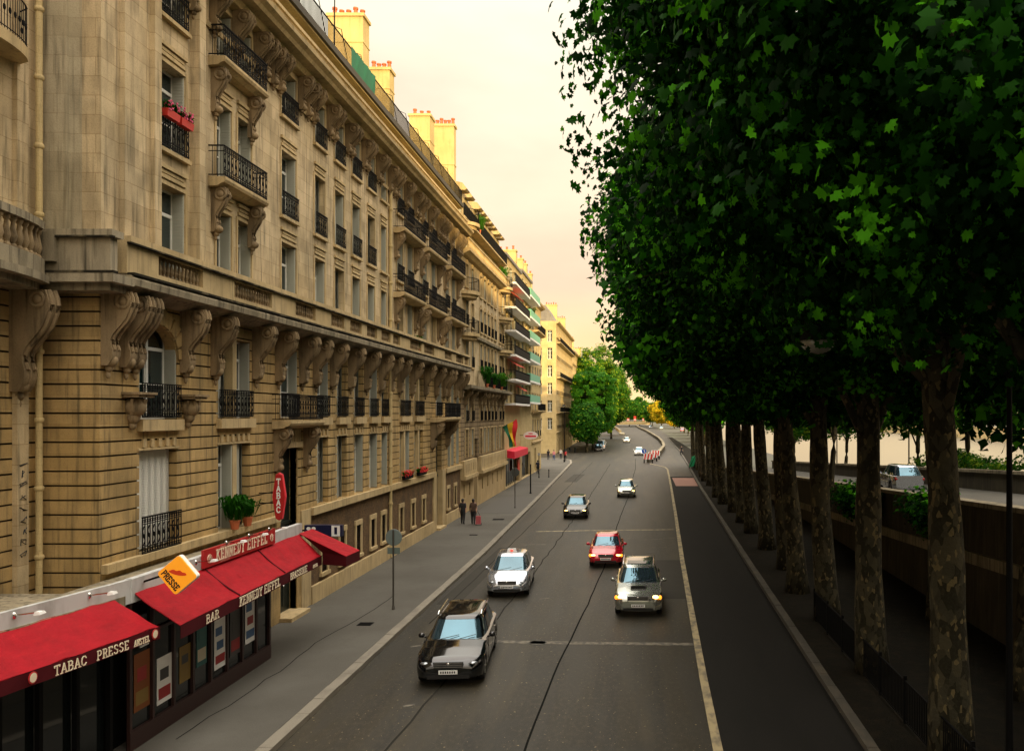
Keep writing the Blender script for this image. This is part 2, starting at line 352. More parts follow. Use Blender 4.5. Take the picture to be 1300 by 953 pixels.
strip('tar_seam', wob([(-5.6, 18), (-5.1, 30), (-4.75, 42), (-4.4, 58), (-4.1, 75), (-3.9, 95), (-3.6, 125)], .06), .06, .001, .005, M['tar_thin'])
strip('tar_seam', wob([(-7.4, 30), (-7.0, 60), (-6.8, 95), (-6.5, 130)], .05, 2), .05, .001, .005, M['tar_thin'])
strip('tar_seam', wob([(-10.5, 19), (-10.3, 24), (-10.4, 27), (-10.0, 30), (-9.9, 34)], .06, .7), .03, .131, .134, M['tar'])
strip('road_joint', wob([(-4.6, 27.6), (-1, 27.4), (2.0, 27.3)], .03, .6), .32, .001, .004, M['faint'])
strip('road_joint', wob([(-6.3, 53.4), (-2, 54), (2.6, 54.3)], .03, .6), .22, .001, .004, M['line'])
for x, y, l in ((.6, 50, 1.1), (1.6, 50.6, 1.2), (-.4, 50.4, .5), (-6.4, 48, 1.3), (-6.2, 66, 1.6), (-6.3, 84, 1.5), (1.0, 47, .9), (-3.9, 34, .4), (-6.0, 21.5, .25), (-7.3, 27, .3)):
    strip('road_patch', [(x, y), (x + l, y + .15)], .12, .001, .004, M['faint'])
def drain(x, y, w, l, lab):
    b = MB(); b.box(-w / 2, w / 2, -l / 2, l / 2, 0, .012)
    for i in range(6): b.box(-w / 2 + .03, w / 2 - .03, -l / 2 + .03 + i * (l - .06) / 6, -l / 2 + .03 + (i + .5) * (l - .06) / 6, .012, .02)
    tag(b.build('manhole_cover', M['iron'], loc=(x, y, .131)), lab, 'manhole cover')
for x_, y_, r__, lab in ((-3.2, 27.5, .3, 'round iron manhole cover in the road between the two nearest cars'), (.9, 45.5, .3, 'round iron manhole cover in the road behind the red car'), (-6.3, 39.5, .28, 'round iron manhole cover in the road behind the taxi')):
    q = MB(); q.lathe([(r__ * .99, 0), (r__, .006), (r__ * .88, .007), (r__ * .86, .003), (.01, .003)], (x_, y_, .001), 20); tag(q.build('manhole_cover', M['gutter']), lab, 'manhole cover')
drain(-9.55, 29.4, .5, .45, 'dark iron utility cover in the pavement nearest the bare signpost')
drain(-9.9, 51, .5, .3, 'small iron utility cover in the pavement between the bare signpost and the walking pair')
drain(-9.6, 58.5, .8, .6, 'wide iron utility cover in the pavement just beyond the walking pair')
b = MB(); b.slab([(-12.1, 62), (-8.6, 62), (-8.8, 74), (-11.8, 74)], .1305, .136); tag(b.build('pavement_patch', mat('newer_pavement_patch', (.075, .07, .06), .85)), kind='structure')

# underpass parapets and the crossing slab at the far end
def wallstrip(name, pl, w, z1, m, lab, cat, cap=.12):
    t = thing(name, lab, cat, (pl[0][0], pl[0][1], 0))
    q = [(x - pl[0][0], y - pl[0][1]) for x, y in pl]
    strip('wall', q, w, -.05, z1, M['ledge'] if m is None else m, None, t)
    strip('coping', q, w + .12, z1, z1 + cap, M['ledge'], None, t); return t
wallstrip('parapet_wall', [(2.2, 129), (3.0, 137), (4.6, 150), (6.3, 175), (6.9, 200), (7.0, 235), (6.2, 280), (4.9, 345), (2.5, 420), (1.2, 478)], .45, .85, M['quay'], 'long curving low concrete wall along the right of the underpass lanes', 'wall')
wallstrip('parapet_wall', [(-5.2, 322), (-7.2, 365), (-9.5, 420), (-11.3, 455)], .5, 1.1, M['cream'], 'short pale wall left of the underpass lanes by the far slab', 'wall')
t = thing('footbridge_slab', 'pale flat slab spanning the underpass mouth at the far end of the road', 'bridge', (0, 480, 0))
b = MB(); b.box(-11, 9, 0, 14, 1.3, 3.0); b.build('deck', M['cream'], t)
b = MB(); b.box(-11.6, -11, 0, 14, 0, 3.1); b.box(9, 9.6, 0, 14, 0, 3.1); b.build('abutment', M['quay'], t)
b = MB()
for i in range(41): b.box(-11 + i * .5 - .03, -11 + i * .5 + .03, -.05, .05, 3.0, 4.0)
b.box(-11, 9, -.04, .04, 3.95, 4.03); b.build('railing', M['white'], t)

# upper quay road (ramp falling away from the viewer) on the right, its walls, far parapet
def rz(y): return 4.35 - (y - 26.5) * .049 if y > -20 else 6.6
YS = [-20, 0, 20, 40, 60, 80, 100, 114]
b = MB()
for i in range(len(YS) - 1):
    a, c = YS[i], YS[i + 1]
    b.add([(12.5, a, rz(a)), (19.4, a, rz(a)), (19.4, c, rz(c)), (12.5, c, rz(c)), (12.5, a, -6), (19.4, a, -6), (19.4, c, -6), (12.5, c, -6)], [(0, 1, 2, 3), (0, 3, 7, 4), (1, 5, 6, 2)])
tag(b.build('quay_road', M['pavement']), kind='structure')
def rampwall(name, x0, x1, h0, h1, m, lab, cat, depth=None):
    t = thing(name, lab, cat, ((x0 + x1) / 2, 20, 0)); cx, cy = (x0 + x1) / 2, 20
    for nm, a0, a1, lo, hi, mm in (('wall', x0, x1, depth, h1, m), ('coping', x0 - .12, x1 + .12, None, None, M['ledge'])):
        b = MB()
        for i in range(len(YS) - 1):
            a, c = YS[i], YS[i + 1]
            za0 = -6 if (nm == 'wall' and depth) else rz(a) - .1; zc0 = -6 if (nm == 'wall' and depth) else rz(c) - .1
            za1, zc1 = rz(a) + h1, rz(c) + h1
            if nm == 'coping': za0, zc0, za1, zc1 = rz(a) + h1, rz(c) + h1, rz(a) + h1 + .16, rz(c) + h1 + .16
            X0, X1 = a0 - cx, a1 - cx; A, C = a - cy, c - cy
            b.add([(X0, A, za0), (X1, A, za0), (X1, C, zc0), (X0, C, zc0), (X0, A, za1), (X1, A, za1), (X1, C, zc1), (X0, C, zc1)],
                  [(0, 3, 2, 1), (4, 5, 6, 7), (0, 1, 5, 4), (1, 2, 6, 5), (2, 3, 7, 6), (3, 0, 4, 7)])
        b.build(nm, mm, t)
    return t
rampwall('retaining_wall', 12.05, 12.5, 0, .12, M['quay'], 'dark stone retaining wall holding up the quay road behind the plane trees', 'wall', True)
b = MB()
for i in range(len(YS) - 1):
    a, c = YS[i], YS[i + 1]
    b.add([(11.85, a, rz(a) - 1.9), (12.04, a, rz(a) - 1.9), (12.04, c, rz(c) - 1.9), (11.85, c, rz(c) - 1.9), (11.85, a, rz(a) - 1.5), (12.04, a, rz(a) - 1.5), (12.04, c, rz(c) - 1.5), (11.85, c, rz(c) - 1.5)],
          [(0, 3, 2, 1), (4, 5, 6, 7), (0, 1, 5, 4), (1, 2, 6, 5), (2, 3, 7, 6), (3, 0, 4, 7)])
rw = [o for o in bpy.data.objects if o.name.startswith('retaining_wall')][0]
o = b.build('string_course', M['ledge'], rw); o.location = (-rw.location.x, -rw.location.y, 0)
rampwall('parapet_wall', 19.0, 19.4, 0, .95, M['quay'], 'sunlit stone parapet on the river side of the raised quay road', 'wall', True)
b = MB(); b.box(60, 194, 118, 119, -6, -1.2)
# far bank: embankment wall with arches of trees and buildings seen pale across the river
t = thing('embankment_wall', 'tan stone embankment wall across the river seen between the trunks', 'wall', (190, 100, -6))
b = MB(); b.box(-1.5, 0, -400, 900, 0, 5.6); b.build('wall', M['cream'], t)
b = MB(); b.box(-1.8, .2, -400, 900, 5.6, 6.6); b.build('parapet', M['trim'], t)

# unseen ridge added behind the viewer to block the evening sun from the street
b = MB(); nx = 24
for i in range(nx + 1):
    x = -260 + 520 * i / nx
    for y, z in ((-58, 0), (-66, 26), (-74, 38.0), (-110, 41.5), (-180, 30), (-260, 0)):
        b.v.append((x, y, max(-1, z * (.97 + .03 * math.sin(i * 1.3)))))
for i in range(nx):
    for j in range(5): k = i * 6 + j; b.f.append((k, k + 6, k + 7, k + 1)); b.m.append(0)
tag(b.build('sun_blocker', M['ground'], smooth=True), kind='structure')

# ---------------------------------------------------------------- facade kit (local frame: +x to the street, y along it)
_cache = {}
def window_mesh(w, h, x=-.36):
    k = ('win', round(w, 2), round(h, 2))
    if k not in _cache:
        b = MB(); f = .055
        b.box(x - .03, x + .03, -w / 2, -w / 2 + f, 0, h); b.box(x - .03, x + .03, w / 2 - f, w / 2, 0, h)
        b.box(x - .03, x + .03, -w / 2 + f, w / 2 - f, 0, f + .04); b.box(x - .03, x + .03, -w / 2 + f, w / 2 - f, h - f, h)
        b.box(x - .02, x + .045, -.045, .045, f + .04, h - f)
        zt = h * .74
        for s in (-1, 1):
            y0, y1 = (-w / 2 + f, -.045) if s < 0 else (.045, w / 2 - f)
            b.box(x - .025, x + .035, y0, y1, zt, zt + .09)
            b.box(x - .015, x + .02, y0, y1, h * .37, h * .37 + .03)
            b.box(x - .02, x + .025, y0, y0 + .035, f + .04, zt); b.box(x - .02, x + .025, y1 - .035, y1, f + .04, zt)
        g = MB(); g.box(x - .012, x - .004, -w / 2 + .02, w / 2 - .02, .02, h - .02)
        dk = MB(); dk.box(x - .30, x - .26, -w / 2, w / 2, 0, h)
        _cache[k] = (b.mesh('frame', M['winpaint']), g.mesh('pane', M['glass']))
    return _cache[k]
def shutter_mesh(w, h, style):
    k = ('sh', round(w, 2), round(h, 2), style)
    if k not in _cache:
        b = MB()
        side = int(style[-1] + '1') if style[-1] in '+-' else 0
        if style.startswith('folded'):        # louvred leaves folded against the reveals
            for s in (side,):
                y = s * (w / 2 - .028); b.box(-.33, -.02, y - .018, y + .018, .03, h - .03)
                for i in range(int(h / .085)):
                    z = .08 + i * .085
                    if z < h - .1: b.box(-.31, -.04, y - .018 - .012 * (s > 0), y + .018 + .012 * (s < 0), z, z + .05)
        elif style.startswith('ajar'):
            for s in (side,):
                b.add([(-.30, s * (w / 2 - .04), .03), (-.10, s * (w / 2 - .36), .03), (-.10, s * (w / 2 - .36), h - .03), (-.30, s * (w / 2 - .04), h - .03),
                       (-.33, s * (w / 2 - .02), .03), (-.13, s * (w / 2 - .34), .03), (-.13, s * (w / 2 - .34), h - .03), (-.33, s * (w / 2 - .02), h - .03)],
                      [(0, 1, 2, 3), (7, 6, 5, 4), (0, 4, 5, 1), (1, 5, 6, 2), (3, 2, 6, 7), (0, 3, 7, 4)])
        else:                         # lowered
            zz = h * .04 if style == 'shut' else h * .5
            n = int(w / .14)
            for i in range(n):
                y0 = -w / 2 + .03 + i * (w - .06) / n
                b.box(-.24, -.22 + .008 * (i % 2), y0, y0 + (w - .06) / n, zz, h - .03)
            for i in range(int((h - zz) / .07)): b.box(-.225, -.212, -w / 2 + .03, w / 2 - .03, zz + i * .07, zz + i * .07 + .022)
        _cache[k] = b.mesh('shutter', M['shutter'] if style != 'shut' else M['blind'])
    return _cache[k]
def rail_geo(b, y0, y1, z0, h, x, rich=True, t=.018):
    L = y1 - y0
    b.box(x - .022, x + .022, y0, y1, z0 + h - .035, z0 + h); b.box(x - .015, x + .015, y0, y1, z0 + .05, z0 + .08)
    if rich: b.box(x - .013, x + .013, y0, y1, z0 + h * .80, z0 + h * .80 + .02); b.box(x - .013, x + .013, y0, y1, z0 + h * .22, z0 + h * .22 + .02)
    n = max(2, round(L / .115)); p = L / n
    for i in range(n + 1):
        y = y0 + i * p; b.box(x - t / 2, x + t / 2, y - t / 2, y + t / 2, z0 + .05, z0 + h - .03)
    if rich:
        for i in range(n):
            yc = y0 + (i + .5) * p
            for zc, rr in ((z0 + h * .89, p * .36), (z0 + h * .13, p * .34)):
                for j in range(6):
                    a0, a1 = j * math.pi / 3, (j + 1) * math.pi / 3
                    b.tube([(x, yc + rr * math.cos(a0), zc + rr * math.sin(a0)), (x, yc + rr * math.cos(a1), zc + rr * math.sin(a1))], .010, 3)
            if i % 2 == 0:           # cast scroll between the bars
                z1, z2 = z0 + h * .26, z0 + h * .76; m_ = (z1 + z2) / 2; q = p * .9
                pts = [(x, yc - q * .2, z1), (x, yc + q * .55, z1 + (m_ - z1) * .5), (x, yc, m_), (x, yc - q * .55, m_ + (z2 - m_) * .5), (x, yc + q * .2, z2)]
                b.tube(pts, .016, 4)
                b.ell((x, yc, m_), .014, .045, .06, 6, 4)
def rail_mesh(w, h, x=.10, depth=0, rich=True):
    k = ('rail', round(w, 2), round(h, 2), x, depth, rich)
    if k not in _cache:
        b = MB(); rail_geo(b, -w / 2, w / 2, 0, h, x, rich)
        if depth:
            for s in (-1, 1):
                y = s * w / 2; b.box(x - depth, x, y - .02, y + .02, h - .035, h); b.box(x - depth, x, y - .012, y + .012, .05, .08)
                n = max(2, round(depth / .115))
                for i in range(n): xx = x - depth * i / n; b.box(xx - .006, xx + .006, y - .006, y + .006, .05, h - .03)
                if rich: b.box(x - depth, x, y - .012, y + .012, h * .80, h * .80 + .02)
        _cache[k] = b.mesh('railing', M['iron'])
    return _cache[k]
def console_mesh(H, D, w=.34):
    """scroll bracket: big volute at the head, tapering down to a leaf drop"""
    k = ('con', H, D, w)
    if k not in _cache:
        b = MB(); n = 14; outer = []; 
        for i in range(n + 1):
            t = i / n; z = -t * H
            if t < .27: x = D * (1 - .10 * (1 - math.sin(math.pi * t / .27)))
            elif t < .68: q = (t - .27) / .41; q = q * q * (3 - 2 * q); x = D * (.90 - .60 * q)
            else: q = (t - .68) / .32; x = D * (.30 + .16 * math.sin(math.pi * q * .9) - .12 * q)
            outer.append((max(.05, x), z))
        prof = [(0, 0)] + [(0, -H)] + outer[::-1]
        b.prism(prof, -w / 2, w / 2)
        for s in (-1, 1): b.lathe([(D * .0 + .01, 0), (.11, .02), (.13, .0), (.17, .03), (.19, -.02)][::-1] if 0 else [(.20, -.03), (.20, .02), (.16, .035), (.11, .01), (.08, .04), (.01, .05)] if s > 0 else [(.01, -.05), (.08, -.04), (.11, -.01), (.16, -.035), (.20, -.02), (.20, .03)], (D * .70, s * w / 2, -.22), 12, 'y')
        for yy in (-w * .25, w * .25):
            b.tube([(x + .015, yy, z) for x, z in outer[0:12]], w * .13, 6)
        b.ell((.16, 0, -H * .93), .15, w * .42, H * .09); b.ell((.10, 0, -H * 1.03), .09, w * .28, H * .06); b.ell((.08, 0, -H * 1.12), .05, w * .16, H * .06)
        _cache[k] = b.mesh('console', M['carved'], smooth=True, angle=40)
    return _cache[k]
def baluster(b, x, y, z0, h, r=.055, n=6):
    b.lathe([(r * 1.0, z0), (r * 1.0, z0 + h * .08), (r * .55, z0 + h * .14), (r * 1.15, z0 + h * .36), (r * .7, z0 + h * .62), (r * .5, z0 + h * .80), (r * 1.0, z0 + h * .90), (r * 1.0, z0 + h)], (x, y, 0), n)
def wallbox(b, x0, x1, L0, L1, z0, z1, ops, groove=None):
    """wall slab between L0..L1, z0..z1 with rectangular openings; groove=(pitch, gap, depth) cuts horizontal joints"""
    zs = sorted({z0, z1, *[min(max(o[2], z0), z1) for o in ops], *[min(max(o[3], z0), z1) for o in ops]})
    if groove:
        p, g, d = groove; k = 0; lines = []
        z = math.ceil(z0 / p) * p
        while z < z1 - g: lines.append(z); z += p
        zs = sorted({*zs, *lines, *[l + g for l in lines]})
    for a, c in zip(zs[:-1], zs[1:]):
        if c - a < 1e-4: continue
        zm = (a + c) / 2; xi = x1
        if groove and ((zm / groove[0]) % 1) * groove[0] < groove[1]: xi = x1 - groove[2]
        cuts = sorted((max(o[0], L0), min(o[1], L1)) for o in ops if o[2] < zm < o[3] and o[1] > L0 and o[0] < L1)
        y = L0
        for c0, c1 in cuts + [(L1, L1)]:
            if c0 > y + 1e-4: b.mi = 0 if xi == x1 else 1; b.box(x0, xi, y, c0, a, c)
            y = max(y, c1)
    b.mi = 0
def opening_trim(b, o, proud=.035, fw=.11, sill=True, key=False):
    y0, y1, z0, z1 = o
    b.box(0.001, proud, y0 - fw, y0 - .002, z0, z1 + fw); b.box(0.001, proud, y1 + .002, y1 + fw, z0, z1 + fw); b.box(0.001, proud, y0, y1, z1 + .002, z1 + fw)
    if sill: b.box(-.30, .13, y0 - .14, y1 + .14, z0 - .11, z0 - .004)
    if key: b.box(0.001, .09, (y0 + y1) / 2 - .12, (y0 + y1) / 2 + .12, z1 + .002, z1 + .34)
def add_window(par, yc, w, z, h, rail=None, style=None, rrich=True, rx=.10, trim=None):
    fm, gm = window_mesh(w, h)
    o = link('window', fm, par, (0, yc, z))
    link('pane', gm, o)
    style = style or random.choice(['folded', 'folded', 'folded', 'ajar', 'half'])
    if style in ('folded', 'ajar'):
        for sg in '-+': link('shutter', shutter_mesh(w, h, style + sg), o)
    elif style != 'none': link('shutter', shutter_mesh(w, h, style), o)
    if trim is not None:
        k = ('tr', round(w, 2), round(h, 2), trim)
        if k not in _cache:
            q = MB(); opening_trim(q, (-w / 2, w / 2, 0, h), *trim); _cache[k] = q.mesh('surround', M['trim'])
        link('surround', _cache[k], o)
    if rail: link('railing', rail_mesh(w + .06, rail, rx, 0, rrich), o)
    return o
def cornice_profile(H, D, steps=6):
    pr = [(0, 0)]
    for i in range(steps):
        t = (i + 1) / steps; x = D * t ** 1.3; z = H * (i / steps)
        pr += [(x * .96, z), (x, z + H / steps * .5)]
    pr += [(D, H), (0, H + .06)]
    return pr
# ---------------------------------------------------------------- the long corner building (first and second fronts share ledge and cornice)
FX = -12.7
def long_front(t, L, lower, _u, upper, attic_n, _b, seed):
    """cols lists: (y, width) ; lower storeys rusticated 3.9-10.6, upper 10.6-20.6"""
    ops_lo, ops_up = [], []
    for (yc, w, kinds) in lower:
        for z0, z1 in kinds: ops_lo.append((yc - w / 2, yc + w / 2, z0, z1))
    for (yc, w, kinds) in upper:
        for z0, z1 in kinds: ops_up.append((yc - w / 2, yc + w / 2, z0, z1))
    b = MB(); wallbox(b, -.45, 0, 0, L, 3.9, 10.6, ops_lo, (.345, .046, .06))
    b.build('rusticated_wall', [M['stone_r'], M['groove']], t)
    b = MB(); wallbox(b, -.45, 0, 0, L, 10.6, 20.5, ops_up); b.build('wall', M['stone'], t)
    b = MB(); b.box(-.80, -.75, .1, L - .1, .2, 20.6); b.build('interior', M['dark'], t)
    for (yc, w, kinds) in upper:     # moulded aprons between the windows of the upper storeys
        for (z0, z1), (z2, z3) in zip(kinds[:-1], kinds[1:]):
            tr = MB(); tr.box(0.001, .05, yc - w / 2, yc + w / 2, z1 + .16, z1 + .26); tr.box(0.001, .08, yc - w / 2 - .05, yc + w / 2 + .05, z1 + .42, z1 + .52); tr.box(0.001, .035, yc - w / 2 + .08, yc + w / 2 - .08, z1 + .30, z1 + .38); tr.build('apron', M['trim'], t)
    for o in ops_lo:
        tr = MB()
        if o[3] - o[2] < 4 and o[2] > 5: tr.box(-.30, .16, o[0] - .10, o[1] + .10, o[2] - .30, o[2] - .004)
        if o[3] < 7.2:               # dentil block course over the lower windows
            n = max(3, round((o[1] - o[0]) / .36))
            for i in range(n):
                y = o[0] + (i + .5) * (o[1] - o[0]) / n; tr.box(0.001, .05, y - .07, y + .07, o[3] + .08, o[3] + .30)
            tr.box(0.001, .03, o[0] - .08, o[1] + .08, o[3] + .001, o[3] + .06)
        if tr.v: tr.build('moulding', M['trim'], t)
    # ledge with parapet and balustrade panels
    b = MB(); b.prism([(0, 10.45), (.25, 10.5), (.55, 10.62), (.78, 10.66), (.80, 10.82), (.70, 10.92), (0, 10.95)], 0, L); b.build('ledge', M['ledge'], t)
    b = MB(); b.box(.63, .806, 0, L, 10.905, 10.965); b.box(.62, .722, 0, L, 11.66, 11.70); b.build('flashing', M['soot'], t)
    pan = [(yc - w * .62, yc + w * .62, 11.12, 11.62) for yc, w, k in lower]
    b = MB(); wallbox(b, .36, .62, 0, L, 10.95, 11.68, pan); b.box(.28, .72, 0, L, 11.68, 11.84); b.build('parapet', M['trim'], t)
    for o in pan:
        b = MB(); n = max(3, int((o[1] - o[0]) / .17))
        for i in range(n): baluster(b, .49, o[0] + (i + .5) * (o[1] - o[0]) / n, 11.12, .5, .06)
        b.build('balustrade', M['carved'], t)
    cm = console_mesh(1.75, .72, .32)
    edges = sorted([e for yc, w, k in lower for e in (yc - w / 2 - .30, yc + w / 2 + .30)])
    last = -9
    for e in edges:
        if e - last > .55: link('console', cm, t, (0, e, 10.5)); last = e
    # main cornice, brackets, attic and gutter
    b = MB(); b.prism([(0, 20.75), (.3, 20.8), (.42, 20.95), (.75, 21.0), (.82, 21.12), (.98, 21.22), (1.0, 21.36), (0, 21.5)], 0, L); b.build('cornice', M['trim'], t)
    b = MB(); b.prism([(0.001, 19.55), (.06, 19.55), (.10, 19.68), (0.001, 19.72)], 0, L)
    b.build('string_course', M['trim'], t)
    c2 = console_mesh(1.25, .55, .26); 
    ys = []
    for yc, w, k in upper:
        ys += [yc - w / 2 - .28, yc + w / 2 + .28]
    y = .5
    while y < L - .2:
        if all(abs(y - q) > .5 for q in ys) and all(not (yc - w / 2 - .2 < y < yc + w / 2 + .2) for yc, w, k in upper): ys.append(y)
        y += .62
    for q in sorted(ys): link('console', c2, t, (.02, q, 20.78))
    aops = []
    for i in range(attic_n):
        yc = (i + .5) * L / attic_n; aops.append((yc - .62, yc + .62, 21.95, 22.6))
    b = MB(); wallbox(b, -.85, -.35, 0, L, 21.2, 22.95, aops); b.build('attic_wall', M['cream'], t)
    for o in aops: b = MB(); b.box(-.84, -.80, o[0], o[1], o[2], o[3]); b.build('attic_window', M['glass'], t)
    b = MB(); tops = [(o[0] - .3, o[1] + .3, 21.50, 21.95) for o in aops]
    wallbox(b, .30, .50, 0, L, 21.4, 22.02, tops); b.box(.24, .56, 0, L, 22.02, 22.14); b.build('attic_parapet', M['trim'], t)
    for o in tops:
        b = MB(); n = int((o[1] - o[0]) / .2)
        for i in range(n): baluster(b, .40, o[0] + (i + .5) * (o[1] - o[0]) / n, 21.46, .55, .06)
        b.build('attic_balustrade', M['trim'], t)
    b = MB(); b.prism([(-.9, 22.9), (-.35, 22.95), (.02, 23.0), (.12, 23.02), (.12, 23.1), (-.9, 23.15)], 0, L); b.build('eaves', M['cream'], t)
    b = MB(); b.prism([(.0, 23.1), (.24, 23.1), (.27, 23.34), (-.3, 23.34)], 0, L); b.build('gutter', M['gutter'], t)
    b = MB(); y = 0
    rail_geo(b, 0.05, L - .05, 23.34, .95, .12, False)
    for i in range(int(L / 2.6)): b.tube([(.12, 1 + i * 2.6, 23.5), (-.15, 1 + i * 2.6, 24.9), (-.6, 1 + i * 2.6, 25.1)], .018, 4)
    b.build('roof_railing', M['iron'], t)
    b = MB(); b.add([(-.9, 0, 23.15), (-.9, L, 23.15), (-2.6, L, 26.3), (-2.6, 0, 26.3), (-9, 0, 27.2), (-9, L, 27.2), (-9, 0, 23.1), (-9, L, 23.1)], [(0, 1, 2, 3), (3, 2, 5, 4), (0, 3, 4, 6), (1, 7, 5, 2)]); b.build('roof', M['zinc'], t)
    for ch in t.children:
        nm = ch.name.split('.')[0]
        if nm in ('cornice', 'string_course', 'eaves', 'gutter', 'roof_railing') or nm.startswith('attic'): ch.location.z -= .45
        elif nm == 'console' and ch.location.z > 19: ch.location.z -= .45
def chimney(t, x0, x1, y, ty, z0, z1, pots=5):
    b = MB(); b.box(x0, x1, y, y + ty, z0, z1); b.box(x0 - .08, x1 + .08, y - .08, y + ty + .08, z1, z1 + .16); b.box(x0 - .03, x1 + .03, y - .03, y + ty + .03, z0 + (z1 - z0) * .55, z0 + (z1 - z0) * .55 + .08)
    c = b.build('chimney', M['chimney'], t)
    p = MB()
    for i in range(pots):
        x = x0 + (i + .5) * (x1 - x0) / pots; h = .38 + .14 * ((i * 7) % 3 == 0)
        p.lathe([(.13, z1 + .16), (.10, z1 + .16 + h * .8), (.14, z1 + .16 + h * .82), (.14, z1 + .16 + h), (.09, z1 + .16 + h)], (x, y + ty / 2, 0), 8)
    p.build('chimney_pot', M['terracotta'], c, smooth=False); return c

Y1 = 19.7
t1 = thing('corner_building', 'long honey limestone corner building above the red cafe awnings', 'building', (FX, Y1, 0))
LO = [(3.95, 6.65), (7.45, 9.95)]; UP = [(11.0, 13.8), (14.75, 17.1), (18.35, 20.05)]
lower1 = [(2.4, 1.75, LO), (6.6, 2.1, LO), (10.75, 1.5, [(0.13, 6.35), (7.45, 9.95)])] + [(y - Y1, 1.2, LO) for y in (33.75, 35.95, 38.15, 40.3, 42.1)]
lower1[-1] = (42.1 - Y1, 1.0, LO)
upper1 = [(2.95, 1.45, UP), (5.9, .95, UP), (7.25, .95, UP)] + [(y - Y1, w, UP) for y, w in ((30.4, 1.3), (33.4, 1.1), (35.6, 1.1), (37.75, 1.1), (39.9, 1.1), (41.9, .95))]
long_front(t1, 23.2, lower1, None, upper1, 8, None, 1)
# ground level: plinth with rubble panels and small basement windows, stone base, portal
bo = [(yc - .32, yc + .32, 1.15, 2.5) for yc in (14.2, 16.3, 18.4, 20.5, 22.2)]
b = MB(); wallbox(b, -.45, 0, 0, 9.9, 0, 3.9, []); wallbox(b, -.45, 0, 9.9, 12.7, 0, 3.9, [(10.0, 11.5, 0.1, 3.9)]); b.build('ground_wall', M['stone_r'], t1)
b = MB(); wallbox(b, -.45, -.02, 12.7, 23.2, .8, 3.62, bo); b.build('rubble_panel', M['rubble'], t1)
b = MB(); b.box(-.3, .10, 12.7, 23.2, 0.0, .82); b.box(-.3, .16, 12.7, 23.2, 3.62, 3.92); b.box(-.3, .05, 11.8, 12.7, 0, 3.9); b.box(-.5, .16, 0, 9.7, 3.78, 3.99)
for o in bo:
    b.box(-.05, .04, o[0] - .14, o[0], o[2], o[3]); b.box(-.05, .04, o[1], o[1] + .14, o[2], o[3]); b.box(-.05, .10, o[0] - .16, o[1] + .16, o[2] - .14, o[2]); b.box(-.05, .05, o[0] - .18, o[1] + .18, o[3], o[3] + .22)
b.build('plinth', M['trim'], t1)
for o in bo:
    b = MB(); b.box(-.35, -.3, o[0], o[1], o[2], o[3]); bw_ = b.build('basement_window', M['dark'], t1); b = MB()
    for i in range(5): y = o[0] + (i + .5) * .128; b.box(-.03, -.01, y - .012, y + .012, o[2], o[3])
    b.build('grille', M['iron'], bw_)
# portal: tall dark door, overlight, steps
d = MB(); d.box(-.36, -.30, 10.0, 11.5, .14, 6.35)
for s in (0, 1):
    for z0, z1 in ((.5, 1.4), (1.6, 3.3)): d.box(-.30, -.27, 10.1 + s * .72, 10.68 + s * .72, z0, z1)
d.box(-.30, -.22, 10.0, 11.5, 3.5, 3.62); dd = d.build('door', M['door'], t1)
k = MB(); k.ell((-.25, 10.83, 1.25), .04, .03, .03); k.build('door_knob', M['chrome'], dd)
b = MB(); b.box(-.3, .45, 9.9, 11.6, .13, .27); b.box(-.28, -.05, 9.85, 10.0, .13, 6.35); b.box(-.28, -.05, 11.5, 11.66, .13, 6.35); b.box(-.25, .1, 9.7, 11.8, 6.35, 6.55)
for i in range(12): b.box(.02, .07, 9.85 + i * .155, 9.94 + i * .155, 6.56, 7.0)
b.build('portal_surround', M['trim'], t1)
# windows of the first front
def fill(t, lower, upper, rnd, skip=()):
    random.seed(rnd)
    for yc, w, kinds in lower:
        for z0, z1 in kinds:
            if z0 < 1: continue
            if w > 1.7 and (yc, z0) not in skip:      # twin windows with a stone mullion
                hw = (w - .26) / 2
                for s in (-1, 1): add_window(t, yc + s * (hw / 2 + .13), hw, z0, z1 - z0, None, random.choice(['folded', 'folded', 'ajar']))
                m_ = MB(); m_.box(-.34, .0, -.13, .13, 0, z1 - z0); m_.build('mullion', M['trim'], t, (0, yc, z0))
                if z0 > 7: link('railing', rail_mesh(w + .1, .9, .08), t, (0, yc, z0))
            elif (yc, z0) not in skip: add_window(t, yc, w, z0, z1 - z0, .9 if z0 > 7 else None, random.choice(['folded', 'folded', 'ajar']), rx=.06)
    for yc, w, kinds in upper:
        for i, (z0, z1) in enumerate(kinds):
            add_window(t, yc, w, z0, z1 - z0, .88 if (i and w > 1.0) else None, random.choice(['folded', 'folded', 'ajar', 'folded']), trim=(.03, .10, True))
fill(t1, lower1, upper1, 3, skip=((2.4, 3.95), (2.4, 7.45)))
add_window(t1, 2.4, 1.75, 3.95, 2.7, 1.0, 'shut'); add_window(t1, 2.4, 1.75, 7.45, 2.5, .95, 'folded')
